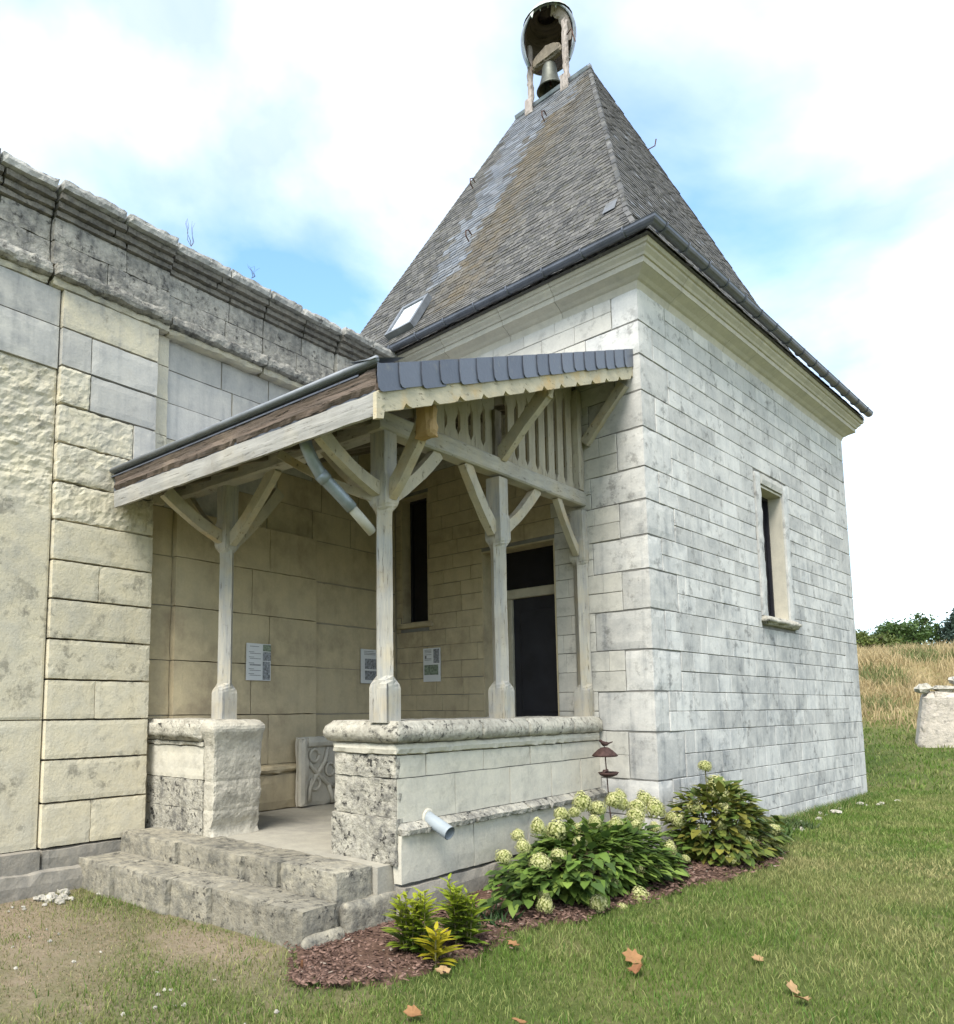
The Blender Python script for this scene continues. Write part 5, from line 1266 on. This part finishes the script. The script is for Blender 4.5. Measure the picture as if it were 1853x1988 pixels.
# ---- lawn
def vnoise(x, y, s):
    return .5 + .25 * (np.sin(x * s * 1.7 + 1.3 * np.sin(y * s * 1.1)) + np.sin(y * s * 1.9 + 1.7 * np.sin(x * s * .8 + 2)))
def blades(name, X, Y, Hh, Wd, C, lean, label, cat, zoff=0.):
    n = len(X); Z = terr(X, Y) + zoff; a_ = rng.uniform(0, 6.283, n); la = rng.uniform(0, 6.283, n); ln = lean * rng.uniform(.2, 1, n)
    V = np.zeros((n, 5, 3)); ca, sa = np.cos(a_), np.sin(a_); lx, ly = np.cos(la) * ln, np.sin(la) * ln
    for k, (sd_, t) in enumerate(((-.5, 0), (.5, 0), (-.38, .55), (.38, .55), (0, 1))):
        V[:, k, 0] = X + ca * Wd * sd_ + lx * Hh * t * t; V[:, k, 1] = Y + sa * Wd * sd_ + ly * Hh * t * t; V[:, k, 2] = Z + Hh * t * (1 - .25 * ln * t)
    b_ = np.arange(n) * 5
    F = np.concatenate([np.c_[b_, b_ + 1, b_ + 3], np.c_[b_, b_ + 3, b_ + 2], np.c_[b_ + 2, b_ + 3, b_ + 4]])
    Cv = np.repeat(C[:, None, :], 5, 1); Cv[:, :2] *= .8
    return tag(np_mesh(name, V.reshape(-1, 3), F, Cv.reshape(-1, 3), 'grass'), label, cat, kind='stuff')
def lawn_ok(x, y):
    inb = (x > bed_l(y) - .3 * (y > -4.6) + .02) & (x < bed_r(y) - .03 - .12 * vnoise(x, y, 5)) & (y > -5.36) & (y < 1.45)
    a_ = x * CT + y * ST; b_ = -x * ST + y * CT
    ch = (x < .06) & (y > -.2) & (y < D + .05); st = (a_ < -.72) & (b_ > -5.05 + .052 * (a_ + 4)) & (b_ < .4); nv = (a_ < -3.9)
    return ~(inb | ch | st | nv)
def lawn(n, x0, x1, y0, y1, hmin, hmax, wd):
    x = rng.uniform(x0, x1, n); y = rng.uniform(y0, y1, n); ok = lawn_ok(x, y)
    # worn earth in front of the steps: thin grass
    d = np.sqrt(((x + 2.9) * .62) ** 2 + (y + 6.6) ** 2); worn = np.clip(1.35 - .55 * d + .55 * (vnoise(x, y, 1.9) - .5) * 2, 0, 1)
    d2 = np.sqrt(((x + 1.1) * .75) ** 2 + ((y + 5.35) * 2.0) ** 2); worn = np.maximum(worn, np.clip(1.15 - .9 * d2 + .5 * (vnoise(x, y, 2.7) - .5), 0, .92))
    ok &= rng.random(n) > worn * .93
    x, y, worn = x[ok], y[ok], worn[ok]; m_ = len(x); v = vnoise(x, y, .9); v2 = vnoise(x + 5, y - 3, 2.6); r_ = rng.random(m_)
    right = np.clip((x - 1.3) * .2 + (vnoise(x, y, .45) - .5) * 1.1 + (v - .5) * .5, 0, 1)
    dry = np.clip(.16 + .75 * right + .45 * (v2 - .5) + .4 * worn + (r_ - .5) * .6, 0, 1)[:, None]
    g = np.array([.09, .165, .026]) * (1 - r_[:, None]) + np.array([.17, .275, .046]) * r_[:, None]; st = np.array([.40, .365, .165]) * (.7 + .5 * r_[:, None])
    C = g * (1 - dry) + st * dry
    hh = rng.uniform(hmin, hmax, m_) * (.75 + .5 * v)
    return x, y, hh, np.full(m_, wd) * rng.uniform(.7, 1.3, m_), C
parts = [lawn(190000, -4.5, 4.6, -8.0, 0.5, .025, .07, .0055), lawn(60000, -.2, 5, .5, 9, .03, .07, .009), lawn(26000, -6, 9, 9, 18, .05, .13, .02)]
n_ = 46000; xs_ = rng.uniform(-4.4, 1.2, n_); ys_ = rng.uniform(-7.9, -4.9, n_); dd_ = np.sqrt(((xs_ + 2.9) * .62) ** 2 + (ys_ + 6.6) ** 2); ok_ = lawn_ok(xs_, ys_) & (rng.random(n_) < np.clip(1.7 - .5 * dd_, .05, 1) * (.35 + .65 * vnoise(xs_, ys_, 3.1)))
xs_, ys_ = xs_[ok_], ys_[ok_]; tq = rng.random(len(xs_))[:, None]; parts.append((xs_, ys_, rng.uniform(.006, .022, len(xs_)), rng.uniform(.003, .008, len(xs_)), np.where(tq > .25, np.array([.40, .32, .20]) * (.55 + .6 * tq), np.array([.12, .17, .05]))))
n_ = 30000; xs_ = rng.uniform(-1, 4.6, n_); ys_ = rng.uniform(-7.5, 9, n_); ok_ = lawn_ok(xs_, ys_) & (vnoise(xs_, ys_, 4.3) * vnoise(xs_ + 3, ys_, 9.1) > .42); xs_, ys_ = xs_[ok_], ys_[ok_]
xw = .06 + np.abs(rng.normal(0, .10, 5200)); yw = rng.uniform(.9, 8.2, 5200); xs_ = np.r_[xs_, xw]; ys_ = np.r_[ys_, yw]; tq = rng.random(len(xs_))[:, None]
parts.append((xs_, ys_, np.r_[rng.uniform(.05, .10, len(xs_) - 5200), rng.uniform(.05, .17, 5200)], rng.uniform(.004, .009, len(xs_)), np.where(tq > .3, np.array([.10, .19, .035]) * (.6 + .6 * tq), np.array([.33, .31, .14]))))
cat5 = [np.concatenate([p[i] for p in parts]) for i in range(5)]
blades('lawn_grass', *cat5, .9, 'short green and straw coloured lawn grass', 'grass')
# dry tall grass on the bank
n = 46000; y = rng.uniform(13.8, 30, n); x = rng.uniform(-9, 7, n) - (y - 16) * .15; v = vnoise(x, y, .8); ok = rng.random(n) < np.clip(.25 + 1.2 * (v - .25) + (y - 17) * .06, 0, 1) * np.clip((y - 13.8) / 4, 0, 1) ** 1.5; x, y = x[ok], y[ok]; r_ = rng.random(len(x))[:, None]; v = vnoise(x, y, 1.1)[:, None]
C = (np.array([.42, .33, .17]) * (1 - r_) + np.array([.55, .44, .25]) * r_); C = np.where((v > .62) & (r_ > .25), np.array([.16, .19, .07]) * (.7 + .6 * r_), C)
blades('dry_grass', x, y, rng.uniform(.2, .62, len(x)) * np.clip((y - 12) / 6, .2, 1), np.full(len(x), .03), C, .7, 'tall straw coloured dry grass on the bank behind the chapel', 'grass')

# ---- field wall stub at the right
fw = thing('field_wall', 'broken pale rubble wall with a stone top at the right edge behind the chapel', 'wall', (.9, 14.2, tz(.9, 14)), False)
def fwp(u, v, z): return Vector((-.16, 13.2, 0)) + Vector((.93, .36, 0)) * u + Vector((-.36, .93, 0)) * v + Vector((0, 0, z))
mb = MB(); mb.rbox((0, 0, .2), (5, .7, 2.02), .14, .03, 2, .05, 3, 40); mb.map(lambda p: fwp(p.x + (.16 * (p.z - .6) if p.x < .4 else 0), p.y, p.z)); fwc = mb.build('wall', 'fieldwall', fw)
rr = random.Random(3); u = .1
while u < 4.8:
    L = rr.uniform(.25, .5); mb = rv(MB()); mb.rbox((u, -.05 + rr.uniform(0, .1), 1.99), (u + L, .6, 2.2 + rr.uniform(-.05, .12)), .09, .03, 4, .05, u); mb.map(lambda p: fwp(p.x, p.y, p.z)); mb.build('top_stone', 'lichen', fwc); u += L + .02
mb = rv(MB()); mb.rbox((.75, .1, 2.2), (1.3, .5, 2.38), .08, .03, 4, .06, 8); mb.map(lambda p: fwp(p.x, p.y, p.z)); mb.build('top_stone', 'rubble', fwc)

# ---- distant trees
def tree(label, x, y, h, rx, ry, cz, rz_, n, cols, seed, group='trees beyond the bank'):
    rs = np.random.default_rng(seed); z0 = tz(x, y); t = thing('tree', label, 'tree', (x, y, z0), False, group); rp = random.Random(seed)
    mb = MB(); mb.tube([(x, y, z0 - .3), (x + .1, y, z0 + h * .35), (x, y, z0 + h * .7)], [.2, .15, .05], 8)
    for k in range(7):
        a = k * .9; mb.tube([(x + .05, y, z0 + h * (.25 + .05 * k)), (x + math.cos(a) * rx * .4, y + math.sin(a) * ry * .4, z0 + h * (.45 + .05 * k)), (x + math.cos(a) * rx * .75, y + math.sin(a) * ry * .75, z0 + h * (.5 + .06 * k))], [.07, .045, .015], 6)
    mb.build('trunk', 'bark', t)
    nc = 46; ca = rs.uniform(0, 6.28, nc); cu = rs.uniform(-.8, 1, nc); cr_ = np.sqrt(1 - np.clip(cu, -.9, 1) ** 2) * rs.uniform(.45, 1, nc); cc = np.c_[x + np.cos(ca) * cr_ * rx, y + np.sin(ca) * cr_ * ry, z0 + cz + cu * rz_ * rs.uniform(.6, 1, nc)]
    w_ = rs.integers(0, nc, n); P_ = cc[w_] + rs.normal(0, 1, (n, 3)) * np.array([rx, ry, rz_]) * .13; s_ = rs.uniform(.05, .13, n)
    nrm = rs.normal(0, 1, (n, 3)); nrm /= np.linalg.norm(nrm, axis=1)[:, None]; u_ = np.cross(nrm, rs.normal(0, 1, (n, 3))); u_ /= np.linalg.norm(u_, axis=1)[:, None]; v_ = np.cross(nrm, u_)
    V = np.stack([P_ - u_ * s_[:, None], P_ + v_ * s_[:, None] * .55, P_ + u_ * s_[:, None], P_ - v_ * s_[:, None] * .55], 1); V[:, :, 2] = np.maximum(V[:, :, 2], z0 + .05)
    r_ = rs.random(n)[:, None]; cl = rs.uniform(.75, 1.25, nc)[w_][:, None]; C = (np.array(cols[0]) * (1 - r_) + np.array(cols[1]) * r_) * cl
    V -= np.array(OFF[t])[None, None]
    o = np_mesh('crown', V.reshape(-1, 3), np.arange(n * 4).reshape(n, 4), np.repeat(C, 4, 0), 'leaf', t); tag(o, kind='stuff')
def ray_xy(px, t):
    yaw, f, cx = .833, 1459.36, 698.33; r_ = (px - cx) / f
    return (4.2344 + t * (-math.sin(yaw) * .994 + math.cos(yaw) * r_), -8.5481 + t * (math.cos(yaw) * .994 + math.sin(yaw) * r_))
GA = [(.045, .085, .022), (.10, .16, .045)]; GB = [(.085, .12, .028), (.16, .19, .05)]; GC = [(.025, .045, .035), (.055, .085, .06)]
x, y = ray_xy(1772, 46); tree('round green tree in the middle of the bank behind the chapel', x, y, 4.0, 2.1, 2.0, 2.0, 1.7, 9000, GA, 1)
x, y = ray_xy(1726, 47); tree('smaller green tree left of the round one behind the bank', x, y, 3.4, 1.4, 1.5, 1.7, 1.5, 5000, GA, 2)
x, y = ray_xy(1685, 42); tree('yellow green bush against the chapel edge behind the dry grass', x, y, 2.5, 1.9, 1.6, 1.2, 1.25, 6000, GB, 3)
x, y = ray_xy(1870, 44); tree('dark blue green tree at the right edge of the view', x, y, 3.8, 1.3, 1.5, 2.0, 1.7, 6000, GC, 4)
x, y = ray_xy(1822, 48); tree('low green tree between the round tree and the dark one', x, y, 2.4, 2.0, 1.5, 1.1, 1.1, 5000, GA, 5)
x, y = ray_xy(1655, 49); tree('dark low tree half hidden by the chapel corner', x, y, 3.2, 1.6, 1.4, 1.6, 1.4, 4000, GC, 6)
